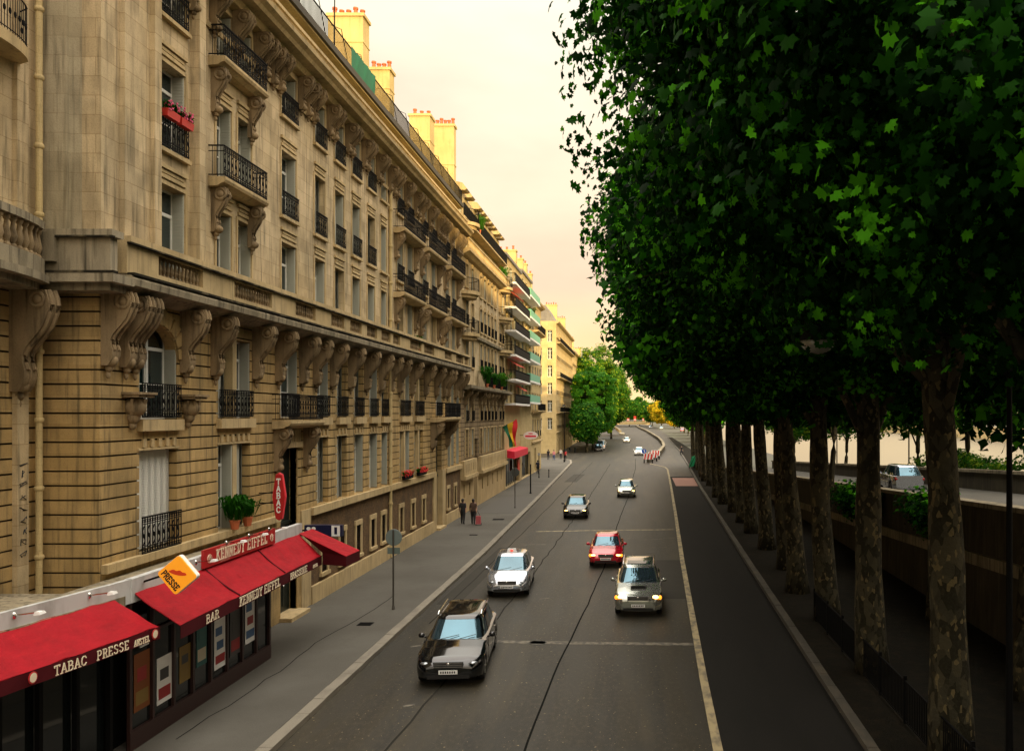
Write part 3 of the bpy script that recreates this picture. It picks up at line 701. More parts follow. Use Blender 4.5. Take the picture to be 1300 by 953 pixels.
# arch over the first tall window
b = MB(); r_ = .875; n = 10
for s in (-1, 1):
    pts = [(2.4 + s * r_ * math.cos(math.pi / 2 * i / n), 9.95 - r_ + r_ * math.sin(math.pi / 2 * i / n)) for i in range(n + 1)]
    for i in range(n):
        (ya, za), (yb, zb) = pts[i], pts[i + 1]; yo = 2.4 + s * r_
        q = [(yo, za), (ya, za), (yb, zb), (yo, zb)]
        b.add([(-.3, y, z) for y, z in q] + [(-.002, y, z) for y, z in q], [(0, 1, 2, 3), (7, 6, 5, 4), (0, 4, 5, 1), (1, 5, 6, 2), (2, 6, 7, 3), (3, 7, 4, 0)])
for i in range(9):
    a = math.pi * (i + .5) / 9; rr = r_ + .02
    for a0 in (a - .14,):
        q = [(2.4 + rad * math.cos(aa), 9.95 - r_ + rad * math.sin(aa)) for rad, aa in ((rr, a0), (rr + .42, a0), (rr + .42, a0 + .28), (rr, a0 + .28))]
        b.add([(.001, y, z) for y, z in q] + [(.06 + .05 * (i == 4), y, z) for y, z in q], [(0, 1, 2, 3), (7, 6, 5, 4), (0, 4, 5, 1), (1, 5, 6, 2), (2, 6, 7, 3), (3, 7, 4, 0)])
b.build('window_arch', M['stone_r'], t1)
# carved corbel lumps beside the arch
for yy in (1.15, 3.75):
    b = MB(); b.ell((.12, 0, -.28), .26, .25, .26, 12, 8); b.ell((.08, 0, -.52), .16, .17, .20); b.ell((.06, 0, -.74), .09, .09, .12); b.box(0, .42, -.34, .34, -.04, .03); b.box(0, .47, -.38, .38, .03, .09); [b.tube([(.36 * math.cos(a_ * .5), .28 * math.sin(a_ * .5) * 1.0, -.08), (.30 * math.cos(a_ * .5), .24 * math.sin(a_ * .5), -.32), (.12 * math.cos(a_ * .5), .10 * math.sin(a_ * .5), -.62)], .045, 5) for a_ in (-2, -1, 0, 1, 2)]
    b.build('corbel', M['carved'], t1, (0, yy, 8.05), smooth=True, angle=40)
# balconies
def balcony(t, y0, y1, z, D=.85, H=.95, con=True, ch=1.5, cw=.3, rich=True):
    L = y1 - y0; yc = (y0 + y1) / 2
    b = MB(); b.prism([(0.002, -.16), (D * .6, -.14), (D * .85, -.06), (D, -.04), (D + .04, .04), (D + .04, .12), (0.002, .12)], -L / 2, L / 2)
    s = b.build('balcony', M['trim'], t, (0, yc, z))
    link('railing', rail_mesh(L - .06, H, D - .02, D - .02, rich), s, (0, 0, .12))
    if con:
        for q in (-1, 1): link('console', console_mesh(ch, D * .85, cw), s, (0, q * (L / 2 - .3), -.14))
    return s
for z in (14.55, 18.15): balcony(t1, 4.95, 7.9, z, .48, .95, True, 1.35, .28)
balcony(t1, 9.3, 12.5, 7.22, .62, .95, True, 1.5, .32)
b = MB(); b.box(-.02, .28, 1.75, 2.05, 10.95, 20.7); b.box(-.02, .28, 3.95, 4.30, 10.95, 20.7); b.box(-.02, .14, .7, 1.75, 10.95, 20.7); b.build('pilaster', M['stone'], t1)
b = MB(); b.box(-1.45, 0, 0, .44, .1, 10.5)
z = 3.8
# return wall facing the viewer: rusticated below, smooth above
r = MB(); wallbox_z = 3.9
r2 = MB()
z = math.ceil(.1 / .345) * .345
zz = [0.0] + [i * .345 for i in range(1, 31) if i * .345 < 10.5] + [10.5]
for a, c in zip(zz[:-1], zz[1:]): r.box(-1.9, -.0, -.05, 0, a + .045, c); r.mi = 1; r.box(-1.9, -.05, -.002, 0.0, a, a + .045); r.mi = 0
r.build('return_wall_rusticated', [M['stone_r'], M['groove']], t1)
r = MB(); r.box(-6, -.075, 0.001, .45, 0, 10.6); r.box(-6, -.001, 0.001, .45, 10.6, 22.6); r.box(-1.9, -.75, -.10, .0, 10.95, 22.6); r.build('return_wall', M['side'], t1)
r = MB(); r.box(-1.9, .8, -.8, 0, 10.62, 10.82); r.box(-1.9, .62, -.62, -.36, 10.82, 11.68); r.box(-1.9, .72, -.72, -.28, 11.68, 11.84); r.box(-1.9, .6, -.6, 0, 10.45, 10.62); r.build('return_ledge', M['ledge'], t1); b = MB(); b.box(-1.9, .806, -.806, -.63, 10.822, 10.88); b.box(-1.9, .722, -.722, -.60, 11.66, 11.70); b.build('flashing', M['soot'], t1)
for q in (.15, .85): link('console', console_mesh(1.75, .72, .32), t1, (0, q, 10.5))
b = MB(); b.tube([(.10, 23.1, .2), (.10, 23.1, 20.8)], .085, 10)
for z in np.arange(1, 20.5, 1.9): b.lathe([(.11, z), (.12, z + .03), (.12, z + .09), (.11, z + .12)], (.10, 23.1, 0), 10)
b.build('drainpipe', M['cream'], t1, smooth=True, angle=40)
chimney(t1, -3.0, -1.2, 22.7, 1.0, 25, 27.95, 5)
b = MB()
for i in range(6): b.add([(.16, 17.0 + i * .55, 23.4), (.16, 17.55 + i * .55, 23.4), (.16 + .04 * (i % 2), 17.55 + i * .55, 24.35), (.16 - .04 * (i % 2), 17.0 + i * .55, 24.35)], [(0, 1, 2, 3)])
b.v = [(x, y, z - .45) for x, y, z in b.v]
cl = b.build('terrace_screen', mat('green_canvas_screen', (.008, .12, .06), .8), t1)
b = MB(); b.tube([(-2.4, 22.0, 26), (-2.4, 22.0, 30.5)], .03, 5); b.tube([(-2.4, 21.5, 30.2), (-2.4, 22.6, 30.2)], .015, 4); b.tube([(-2.4, 21.5, 29.8), (-2.4, 22.6, 29.8)], .015, 4); b.build('aerial', M['iron'], t1)

Y2 = 42.9
t2 = thing('long_building', 'second honey limestone building with paired balconies beyond the pale drainpipe', 'building', (FX, Y2, 0))
lower2 = [(2.9, 1.9, LO), (5.9, 1.9, LO), (10.9, 1.6, [(.13, 6.4), (7.45, 9.95)]), (14.4, 1.9, LO), (16.6, .9, LO)]
upper2 = [(y, 1.15, UP) for y in (1.9, 3.9, 7.2, 9.4, 13.2, 15.2)]
long_front(t2, 17.6, lower2, None, upper2, 6, None, 2)
b2o = [(yc - .32, yc + .32, 1.15, 2.5) for yc in (2.2, 4.6, 7.0, 13.6, 15.8)]
b = MB(); wallbox(b, -.45, -.02, 0, 9.3, .8, 3.62, b2o[:3]); wallbox(b, -.45, -.02, 12.6, 17.6, .8, 3.62, b2o[3:]); b.build('rubble_panel', M['rubble'], t2)
b = MB(); b.box(-.3, .10, 0, 9.3, 0, .82); b.box(-.3, .10, 12.6, 17.6, 0, .82); b.box(-.3, .16, 0, 9.3, 3.62, 3.92); b.box(-.3, .16, 12.6, 17.6, 3.62, 3.92); b.box(-.4, .06, 9.3, 10.1, 0, 3.9); b.box(-.4, .06, 11.7, 12.6, 0, 3.9)
for o in b2o:
    b.box(-.05, .04, o[0] - .14, o[0], o[2], o[3]); b.box(-.05, .04, o[1], o[1] + .14, o[2], o[3]); b.box(-.05, .10, o[0] - .16, o[1] + .16, o[2] - .14, o[2]); b.box(-.05, .05, o[0] - .18, o[1] + .18, o[3], o[3] + .22)
b.build('plinth', M['trim'], t2)
for o in b2o: b = MB(); b.box(-.35, -.3, o[0], o[1], o[2], o[3]); b.build('basement_window', M['dark'], t2)
d = MB(); d.box(-.36, -.30, 10.1, 11.7, .14, 6.4); d.box(-.30, -.25, 10.1, 11.7, 3.5, 3.62)
for s in (0, 1):
    for z0, z1 in ((.5, 1.4), (1.6, 3.3)): d.box(-.30, -.27, 10.2 + s * .78, 10.8 + s * .78, z0, z1)
d.build('door', M['door'], t2)
b = MB(); b.box(-.3, .3, 10.0, 11.8, .13, .27); b.box(-.25, .1, 9.9, 11.9, 6.4, 6.6); b.build('portal_surround', M['trim'], t2)
fill(t2, lower2, upper2, 5)
for y0, y1 in ((.7, 5.2), (6.0, 10.8), (12.0, 16.6)):
    for z in (13.9, 17.3): balcony(t2, y0, y1, z, .6, .98, True, 1.3, .28)
balcony(t2, 8.6, 13.2, 7.22, .95, .95, True, 1.6, .34)
link('console', console_mesh(1.5, .7, .3), t2, (0, 5.9, 13.7)); link('console', console_mesh(1.5, .7, .3), t2, (0, 11.4, 13.7))
chimney(t2, -2.6, -1.4, 4.8, .9, 25, 27.4, 4)
chimney(t2, -2.5, -1.1, 13.0, 1.2, 24, 27.7, 3)
chimney(t2, -2.3, -.35, 17.0, .7, 22.2, 28.4, 7)
b = MB(); b.box(-9, -.9, 17.3, 17.6, 22, 27); b.build('party_wall', M['chimney'], t2)

# ---------------------------------------------------------------- leftmost building (only its last bay is in view)
t0 = thing('bow_balcony_building', 'limestone building at the left edge with a bowed stone balcony', 'building', (-14.1, 6, 0))
L0 = 13.6; w0 = [(11.4, 1.3, [(1.0, 3.4), (4.05, 6.7), (7.45, 9.9), (12.2, 14.7), (15.9, 18.2), (19.6, 21.5)]), (8.2, 1.3, [(1.0, 3.4), (4.05, 6.7), (7.45, 9.9), (12.2, 14.7), (15.9, 18.2), (19.6, 21.5)])]
ops0 = [(yc - w / 2, yc + w / 2, a, c) for yc, w, k in w0 for a, c in k]
b = MB(); wallbox(b, -.45, 0, 0, L0, 0, 10.6, [o for o in ops0 if o[3] < 10.6], (.345, .046, .06)); b.build('rusticated_wall', [M['stone_r'], M['groove']], t0)
b = MB(); wallbox(b, -.45, 0, 0, L0, 10.6, 25, [o for o in ops0 if o[2] > 10.6]); b.box(-.0, .12, 12.75, 13.1, 0, 25); b.build('wall', M['stone'], t0)
b = MB(); b.box(-.8, -.75, .1, L0 - .1, .2, 24.8); b.build('interior', M['dark'], t0)
for yc, w, k in w0:
    for a, c in k: add_window(t0, yc, w, a, c - a, .9 if a in (4.05, 7.45, 15.9, 19.6) else None, 'folded', trim=(.035, .11))
def bow(y0, y1, D, n=16): return [(D * math.sin(math.pi * i / n) ** .36, y0 + (y1 - y0) * i / n) for i in range(n + 1)]
b = MB(); pl = bow(5.6, 13.3, 1.25)
b.slab([(x + .12, y) for x, y in pl][::-1] if 0 else [(x + .10 * (0 < i < 16), y) for i, (x, y) in enumerate(pl)], 10.55, 10.72); b.slab([(x, y) for x, y in pl], 10.72, 11.1); b.slab([(max(0, x - .12), y) for x, y in pl], 10.4, 10.55)
s = b.build('bow_balcony', M['ledge'], t0)
b = MB()
for i in range(16):
    (xa, ya), (xb, yb) = pl[i], pl[i + 1]; Ls = math.hypot(xb - xa, yb - ya); n = max(1, int(Ls / .2))
    for j in range(n): tt = (j + .5) / n; baluster(b, (xa + (xb - xa) * tt) - .12, ya + (yb - ya) * tt, 11.1, .68, .075, 8)
b.build('balustrade', M['carved'], s, smooth=True, angle=50)
b = MB()
for i in range(1, 16):
    (xa, ya), (xb, yb) = pl[i - 1], pl[i]; b.add([(xa, ya, 11.78), (xb, yb, 11.78), (max(0, xb - .28), yb, 11.78), (max(0, xa - .28), ya, 11.78), (xa, ya, 11.95), (xb, yb, 11.95), (max(0, xb - .28), yb, 11.95), (max(0, xa - .28), ya, 11.95)], [(0, 3, 2, 1), (4, 5, 6, 7), (0, 1, 5, 4), (1, 2, 6, 5), (2, 3, 7, 6), (3, 0, 4, 7)])
b.box(0, .8, 12.95, 13.15, 11.1, 11.78); b.build('handrail', M['ledge'], s)
link('console', console_mesh(2.3, .9, .4), t0, (0, 12.85, 10.4)); link('console', console_mesh(2.3, .9, .4), t0, (0, 9.9, 10.4))
b = MB(); b.slab([(x * .55, y) for x, y in bow(9.9, 12.9, 1.3)], 15.55, 15.8); s = b.build('upper_bow_balcony', M['trim'], t0)
b = MB(); q = bow(9.9, 12.9, 1.3)
for i in range(16):
    (xa, ya), (xb, yb) = (q[i][0] * .5, q[i][1]), (q[i + 1][0] * .5, q[i + 1][1])
    b.tube([(xa, ya, 16.75), (xb, yb, 16.75)], .02, 4); b.tube([(xa, ya, 15.9), (xb, yb, 15.9)], .015, 4); b.tube([(xa, ya, 15.85), (xa, ya, 16.75)], .009, 4); b.tube([((xa + xb) / 2, (ya + yb) / 2, 15.85), ((xa + xb) / 2, (ya + yb) / 2, 16.75)], .009, 4)
    b.ell(((xa + xb) / 2, (ya + yb) / 2, 16.3), .02, .04, .08, 6, 4)
b.build('railing', M['iron'], s)
b = MB(); b.tube([(.18, 13.35, .2), (.18, 13.35, 25)], .075, 10)
for z in np.arange(1, 24, 1.6): b.lathe([(.09, z), (.105, z + .03), (.105, z + .08), (.09, z + .11)], (.18, 13.35, 0), 10)
b.build('drainpipe', M['cream'], t0, smooth=True, angle=40)
b = MB()  # scrawled tags on the pier
random.seed(4)
for k in range(9):
    z = 4.4 + k * .26; y = 12.80
    pts = [(.055 + .07, y + random.uniform(0, .25), z + random.uniform(-.09, .09)) for _ in range(6)]
    b.tube(pts, .011, 4)
b.build('graffiti', M['inkblack'], t0)

# ---------------------------------------------------------------- third building: ornate, with round bays
def rowwins(t, ys, w, zs, rails=(), styles=None):
    for i, (a, c) in enumerate(zs):
        for y in ys: add_window(t, y, w, a, c - a, .85 if i in rails else None, styles, False, trim=(.06, .12, i > 1, i > 1))
Y3 = 60.5; L3 = 20.5
t3 = thing('ornate_building', 'ornate pale building with rounded end bays and a planted stone balcony', 'building', (FX, Y3, 0))
yl = [2.2, 4.4] + [8.0 + i * 1.75 for i in range(5)] + [17.6, 19.3]
z3 = [(4.3, 6.4), (7.0, 8.8), (11.2, 13.3), (14.3, 16.2), (17.2, 18.9)]
o3 = [(y - .5, y + .5, a, c) for a, c in z3 for y in yl] + [(5.3, 6.7, .13, 5.6)]
b = MB(); wallbox(b, -.45, 0, 0, L3, 4.0, 9.4, [o for o in o3 if o[2] < 9.4], (.345, .05, .06)); b.build('rusticated_wall', [M['carved'], M['groove']], t3)
b = MB(); wallbox(b, -.45, 0, 0, L3, 9.4, 19.5, [o for o in o3 if o[2] > 9.4]); b.build('wall', M['stone'], t3)
gb = [(y - .22, y + .22, 1.3, 2.3) for y in (1.5, 3.6, 9, 11.5, 14, 16.5, 18.8)]
b = MB(); wallbox(b, -.45, -.04, 0, L3, 0, 2.9, gb + [(5.3, 6.7, .13, 5.6)]); b.build('ground_wall', M['tan'], t3)
b = MB()
for a, c in ((0.2, 5.1), (7.0, L3)):
    wallbox(b, -.3, .25, a, c, 3.0, 4.1, [(y - .1, y + .1, 3.25, 3.85) for y in np.arange(a + .6, c - .3, .7)]); b.box(-.3, .38, a, c, 2.72, 2.98)
b.build('stone_parapet', M['trim'], t3)
b = MB(); b.box(-.8, -.75, .1, L3 - .1, .2, 19.4); b.build('interior', M['dark'], t3)
b = MB(); b.box(-.4, -.33, 5.3, 6.7, .14, 5.6); b.build('door', M['door'], t3)
random.seed(12); rowwins(t3, yl, .98, z3, (1, 2, 3))
for y in yl: link('console', console_mesh(1.1, .6, .3), t3, (0, y - .75, 9.4))
b = MB(); b.prism([(0, 9.35), (.5, 9.4), (.78, 9.5), (.8, 9.72), (0, 9.75)], 0, L3); b.prism([(0, 13.5), (.25, 13.55), (.28, 13.75), (0, 13.8)], 0, L3); b.build('ledge', M['ledge'], t3)
b = MB(); rail_geo(b, 6.2, 17.6, 9.75, .9, .72, False); rail_geo(b, 6.2, 17.6, 9.8, .85, .70, False); b.build('balcony_railing', M['iron'], t3)
b = MB(); b.prism([(0, 19.3), (.3, 19.35), (.55, 19.5), (.7, 19.55), (.72, 19.75), (0, 19.85)], 0, L3); b.build('cornice', M['trim'], t3)
b = MB()
for i in range(int(L3 / .26)): baluster(b, .55, .15 + i * .26, 19.8, .6, .07, 6)
b.build('balustrade', M['trim'], t3)
b = MB(); b.box(.45, .66, 0, L3, 20.4, 20.52); b.build('handrail', M['trim'], t3)
o4 = [(y - .45, y + .45, 20.2, 21.7) for y in yl] + [(y - .45, y + .45, 22.6, 24.0) for y in yl]
b = MB(); wallbox(b, -.9, -.5, 0, L3, 19.5, 24.4, o4); b.build('attic_wall', M['cream'], t3)
for y in yl:
    for z in (20.2, 22.6): o_ = add_window(t3, y, .88, z, 1.45, None, 'folded'); o_.location.x = -.5
b = MB(); b.box(-.5, .30, 0, L3, 22.0, 22.12); b.build('terrace', M['trim'], t3)
b = MB(); rail_geo(b, 0, L3, 22.12, .95, .25, False, .03); rail_geo(b, 0.05, L3, 22.12, .95, .22, False, .03); b.build('terrace_railing', M['iron'], t3)
for y in yl: b = MB(); b.prism([(-.9, 24.4), (.0, 24.4), (.15, 24.5), (-.2, 24.95), (-.9, 25.1)], y - .6, y + .6); b.build('dormer', M['trim'], t3)
b = MB(); b.add([(-.7, 0, 24.4), (-.7, L3, 24.4), (-2.2, L3, 26.6), (-2.2, 0, 26.6), (-9, 0, 27), (-9, L3, 27), (-9, 0, 20), (-9, L3, 20), (-.7, 0, 20), (-.7, L3, 20)], [(0, 1, 2, 3), (3, 2, 5, 4), (8, 0, 3, 4, 6), (9, 7, 5, 2, 1)]); b.build('roof', M['zinc'], t3)
for yc in (1.6, 18.6):           # round bays with curved balconies
    for z in (16.7, 13.6, 19.6 if yc > 10 else 21.8):
        arc = [(1.1 * math.sin(math.pi * i / 12) ** .6, yc - 1.4 + 2.8 * i / 12) for i in range(13)]
        b = MB(); b.slab(arc, z - .25, z); b.slab([(x * .8, yc + (y - yc) * .85) for x, y in arc], z - .5, z - .25); s = b.build('bay_balcony', M['trim'], t3)
        b = MB()
        for i in range(12):
            (xa, ya), (xb, yb) = arc[i], arc[i + 1]; b.tube([(xa * .95, ya, z + .95), (xb * .95, yb, z + .95)], .025, 4)
            for j in (0, .5): b.tube([((xa + (xb - xa) * j) * .95, ya + (yb - ya) * j, z), ((xa + (xb - xa) * j) * .95, ya + (yb - ya) * j, z + .95)], .012, 4)
            b.tube([(xa * .95, ya, z + .15), (xb * .95, yb, z + .15)], .015, 4)
        b.build('railing', M['iron'], s)

# ---------------------------------------------------------------- modern balcony blocks
def slab_block(name, lab, Y, L, zs, H, side_m, slab_m, rail_m, D, fx=FX, roofm=None, glassy=False):
    t = thing(name, lab, 'building', (fx, Y, 0)); n = int(L / 2.6); ys = [(i + .5) * L / n for i in range(n)]
    ops = [(y - .75, y + .75, z + .15, z + 2.05) for z in zs for y in ys]
    b = MB(); wallbox(b, -.45, 0, 0, L, 3.8, H, ops); b.build('wall', side_m, t)
    b = MB(); wallbox(b, -.45, 0, 0, L, 0, 3.8, [(.8, L - .8, .2, 3.0)]); b.build('shop_wall', M['trim'], t)
    b = MB(); b.box(-.40, -.35, .8, L - .8, .2, 3.0); sf = b.build('shop_window', M['glass'], t)
    b = MB()
    for i in range(int(L / 1.3)): b.box(-.34, -.30, .8 + i * 1.3, .87 + i * 1.3, .2, 3.0)
    b.build('frame', M['iron'], sf)
    b = MB(); b.box(-.8, -.75, .1, L - .1, .2, H - .1); b.build('interior', M['dark'], t)
    for z in zs:
        for y in ys: add_window(t, y, 1.5, z + .15, 1.9, None, random.choice(['folded', 'ajar', 'half']))
    for z in zs:
        b = MB(); b.box(.002, D, .1, L - .1, z - .16, z + .04); s = b.build('balcony', slab_m, t)
        b = MB()
        if rail_m is M['iron']:
            rail_geo(b, .15, L - .15, z, .95, D - .05, False, .03); b.box(0, D - .05, .13, .17, z + .9, z + .95); b.box(0, D - .05, L - .17, L - .13, z + .9, z + .95)
            b.box(D - .03, D - .02, .2, L - .2, z + .12, z + .78)
            for i in range(8): b.box(i * D / 8, i * D / 8 + .03, .13, .17, z, z + .95)
        else: b.box(D - .08, D - .03, .12, L - .12, z, z + .85); b.box(0, D - .08, .12, .17, z, z + .85)
        b.build('railing', rail_m, s)
    b = MB(); b.box(-9, .2, 0, L, H, H + .25); b.build('roof', roofm or M['zinc'], t)
    b = MB(); b.box(-9, -.45, 0, .4, 0, H); b.box(-9, -.45, L - .4, L, 0, H); b.build('gable', M['chimney'], t)
    return t
random.seed(21)
t4 = slab_block('balcony_block', 'modern cream block with six long white-edged balconies and black railings', 81.0, 11.6, [8.6, 11.0, 13.4, 15.8, 18.1, 20.5], 23.2, M['cream'], M['white'], M['iron'], 1.1)
green = mat('mint_balcony_panel', (.16, .42, .28), .6)
t5 = slab_block('green_balcony_block', 'narrow block with mint green balcony panels beyond the black railings', 92.7, 9.5, [8.9, 11.3, 13.7, 16.1, 18.5, 20.9], 23.6, M['cream'], M['white'], green, 1.15)
# awnings on the balcony block
for z, y0, y1, c in ((13.0, 1.5, 8.5, 'red'), (10.6, 7, 10, 'red'), (20.0, 3, 7, 'red')):
    b = MB(); b.prism([(.1, 0), (.95, -.55), (.95, -.50), (.1, .05)], y0, y1); b.build('sun_blind', mat('faded_red_blind', (.62, .10, .06), .8), t4, (0, 0, z))
chimney(t4, -3.2, -.4, 10.6, .9, 23, 25.6, 4)
chimney(t5, -3.6, -.8, 7.6, .8, 23, 26.3, 5)
b = MB(); b.prism([(0.002, 3.3), (.9, 3.15), (.92, 3.85), (0.002, 4.0)], .5, 10.9); b.build('shop_awning', mat('bright_red_fascia', (.70, .012, .05), .6), t4)
b = MB(); b.box(.02, .12, 8.6, 10.2, 1.4, 2.6); b.build('shop_panel', mat('orange_red_panel', (.72, .05, .03), .6), t4)

def plain_front(name, lab, X, Y, L, H, m, nz, pitch=2.3, bal=(), depth=10, front=True, ch=True, roofh=3):
    t = thing(name, lab, 'building', (X, Y, 0)); n = max(2, int(L / pitch)); ys = [(i + .5) * L / n for i in range(n)]
    zs = [4.6 + i * (H - 5.2) / nz for i in range(nz)]; hh = (H - 5.2) / nz * .66
    ops = [(y - .55, y + .55, z, z + hh) for z in zs for y in ys]
    b = MB(); wallbox(b, -.45, 0, 0, L, 0, H, ops + [(y - .8, y + .8, .2, 3.2) for y in ys[1::3]]); b.build('wall', m, t)
    b = MB(); b.box(-.8, -.75, .1, L - .1, .2, H - .1); b.build('interior', M['dark'], t)
    b = MB()
    for z in (3.9, 7.6, H - 3.2): b.prism([(0.002, z), (.2, z + .03), (.22, z + .2), (0.002, z + .25)], 0, L)
    b.prism([(0.002, H - .5), (.4, H - .35), (.6, H - .2), (.62, H), (0.002, H + .05)], 0, L); b.build('trim', M['trim'], t)
    for y in ys:
        for i, z in enumerate(zs): add_window(t, y, 1.08, z, hh, .8 if i not in bal else None, random.choice(['folded', 'folded', 'ajar']), False, trim=(.035, .11))
    for i in bal: balcony(t, .8, L - .8, zs[i] - .1, .75, .9, False, rich=False)
    if front:
        xs = [-1.2 - i * 2.0 for i in range(int((depth - .5) / 2.0))]
        fo = [(x - .45, x + .45, z, z + hh) for z in zs for x in xs]
        b = MB(); wallbox(b, 0, .4, -depth, -.45, 0, H, fo); v = [(y, -x, z) for x, y, z in b.v]
        # swap axes so the gable runs across the view
        b.v = [(q[1], q[0], q[2]) for q in [(x, y, z) for x, y, z in b.v]]; b.f = [tuple(reversed(f)) for f in b.f]
        b.build('gable', m, t)
        for x in xs:
            for z in zs:
                fm, gm = window_mesh(.9, hh); w_ = link('window', fm, t, (x, .0, z), R(-90)); link('pane', gm, w_); w_.location = (x, 0.0, z)
    b = MB(); b.add([(-.2, 0, H), (-.2, L, H), (-2, L, H + roofh), (-2, 0, H + roofh), (-depth, 0, H + roofh + .4), (-depth, L, H + roofh + .4), (-depth, 0, H), (-depth, L, H)], [(0, 1, 2, 3), (3, 2, 5, 4), (0, 3, 4, 6), (1, 7, 5, 2)]); b.build('roof', M['zinc'], t)
    b = MB(); b.box(-depth, -.45, L - .4, L, 0, H); b.build('party_wall', M['chimney'], t)
    if ch:
        chimney(t, -3.4, -1.0, L * .3, .8, H, H + roofh + 1.6, 5); chimney(t, -3.4, -1.0, L * .8, .8, H, H + roofh + 1.2, 5)
    return t
random.seed(31)
plain_front('narrow_building', 'narrow cream building just before the side street on the left', FX, 102.3, 10.5, 22, M['cream'], 5, 2.4, (1, 4), front=False)
t7 = plain_front('yellow_corner_building', 'tall yellow corner building standing beyond the side street on the left', -14.9, 158, 41, 25.3, M['cream'], 6, 2.6, (1, 3, 5), 14)
t8 = plain_front('distant_building', 'distant sunlit cream building behind the clipped trees on the left', -15.2, 203, 60, 23, M['cream'], 6, 3.2, (2,), 12, front=False)
t9 = plain_front('far_end_building', 'small pale building at the far left end of the avenue', -16.5, 340, 70, 17, M['cream'], 4, 4, (), 12, front=False)
# ---- buildings across the river, pale in the distance
random.seed(41)
for i, (x, y, w_, h_, lab) in enumerate(((215, 300, 60, 14, 'pale low building across the river, right of the second plane trunk'), (225, 380, 70, 17, 'pale building across the river seen between far plane trunks'), (215, 200, 55, 12, 'pale low building across the river near the right edge'))):
    plain_front('riverside_building', lab, x, y, w_, h_, M['cream'], 3, 5, (), 12, front=False)
# ---------------------------------------------------------------- slab-serif stroke lettering
GL = {'K': ([[(.12, 0), (.12, 1)], [(.62, 1), (.12, .42)], [(.28, .58), (.68, 0)]], [(.12, 0), (.12, 1), (.62, 1), (.68, 0)]),
 'E': ([[(.12, 0), (.12, 1)], [(.02, 1), (.6, 1)], [(.12, .52), (.48, .52)], [(.02, 0), (.62, 0)], [(.6, 1), (.6, .84)], [(.62, 0), (.62, .17)]], []),
 'N': ([[(.12, 0), (.12, 1)], [(.12, 1), (.62, 0)], [(.62, 0), (.62, 1)]], [(.12, 0), (.12, 1), (.62, 1)]),
 'D': ([[(.12, 0), (.12, 1)], [(.02, 1), (.38, 1), (.58, .84), (.66, .5), (.58, .16), (.38, 0), (.02, 0)]], []),
 'Y': ([[(.06, 1), (.36, .5), (.66, 1)], [(.36, .5), (.36, 0)]], [(.06, 1), (.66, 1), (.36, 0)]),
 'I': ([[(.2, 0), (.2, 1)]], [(.2, 0), (.2, 1)]),
 'F': ([[(.12, 0), (.12, 1)], [(.02, 1), (.6, 1)], [(.12, .52), (.48, .52)], [(.6, 1), (.6, .84)]], [(.12, 0)]),
 'L': ([[(.12, 0), (.12, 1)], [(.02, 0), (.6, 0)], [(.6, 0), (.6, .2)]], [(.12, 1)]),
 'B': ([[(.12, 0), (.12, 1)], [(.02, 1), (.42, 1), (.56, .88), (.56, .66), (.42, .53), (.12, .53)], [(.42, .53), (.62, .40), (.62, .13), (.45, 0), (.02, 0)]], []),
 'A': ([[(.06, 0), (.36, 1), (.66, 0)], [(.16, .34), (.56, .34)]], [(.06, 0), (.66, 0)]),
 'R': ([[(.12, 0), (.12, 1)], [(.02, 1), (.42, 1), (.58, .88), (.58, .62), (.42, .5), (.12, .5)], [(.40, .5), (.66, 0)]], [(.12, 0), (.66, 0)]),
 'S': ([[(.60, .80), (.48, .98), (.22, 1), (.08, .84), (.12, .64), (.34, .52), (.56, .40), (.62, .18), (.48, .02), (.2, 0), (.07, .18)]], []),
 'P': ([[(.12, 0), (.12, 1)], [(.02, 1), (.44, 1), (.60, .86), (.60, .6), (.44, .46), (.12, .46)]], [(.12, 0)]),
 'T': ([[(.36, 0), (.36, 1)], [(.04, 1), (.68, 1)], [(.04, 1), (.04, .84)], [(.68, 1), (.68, .84)]], [(.36, 0)]),
 'C': ([[(.64, .78), (.5, .97), (.3, 1), (.12, .82), (.06, .5), (.12, .18), (.3, 0), (.5, .03), (.65, .22)]], []),
 'M': ([[(.1, 0), (.1, 1)], [(.1, 1), (.4, .25), (.7, 1)], [(.7, 1), (.7, 0)]], [(.1, 0), (.7, 0), (.1, 1), (.7, 1)]),
 'U': ([[(.1, 1), (.1, .25), (.22, .03), (.5, .03), (.62, .25), (.62, 1)]], [(.1, 1), (.62, 1)]),
 'Q': ([[(.36, 1), (.1, .8), (.06, .5), (.14, .15), (.36, 0), (.6, .15), (.68, .5), (.6, .85), (.36, 1)], [(.42, .22), (.68, -.08)]], [])}
GL['H'] = ([[(.1, 0), (.1, 1)], [(.62, 0), (.62, 1)], [(.1, .5), (.62, .5)]], [(.1, 0), (.1, 1), (.62, 0), (.62, 1)])
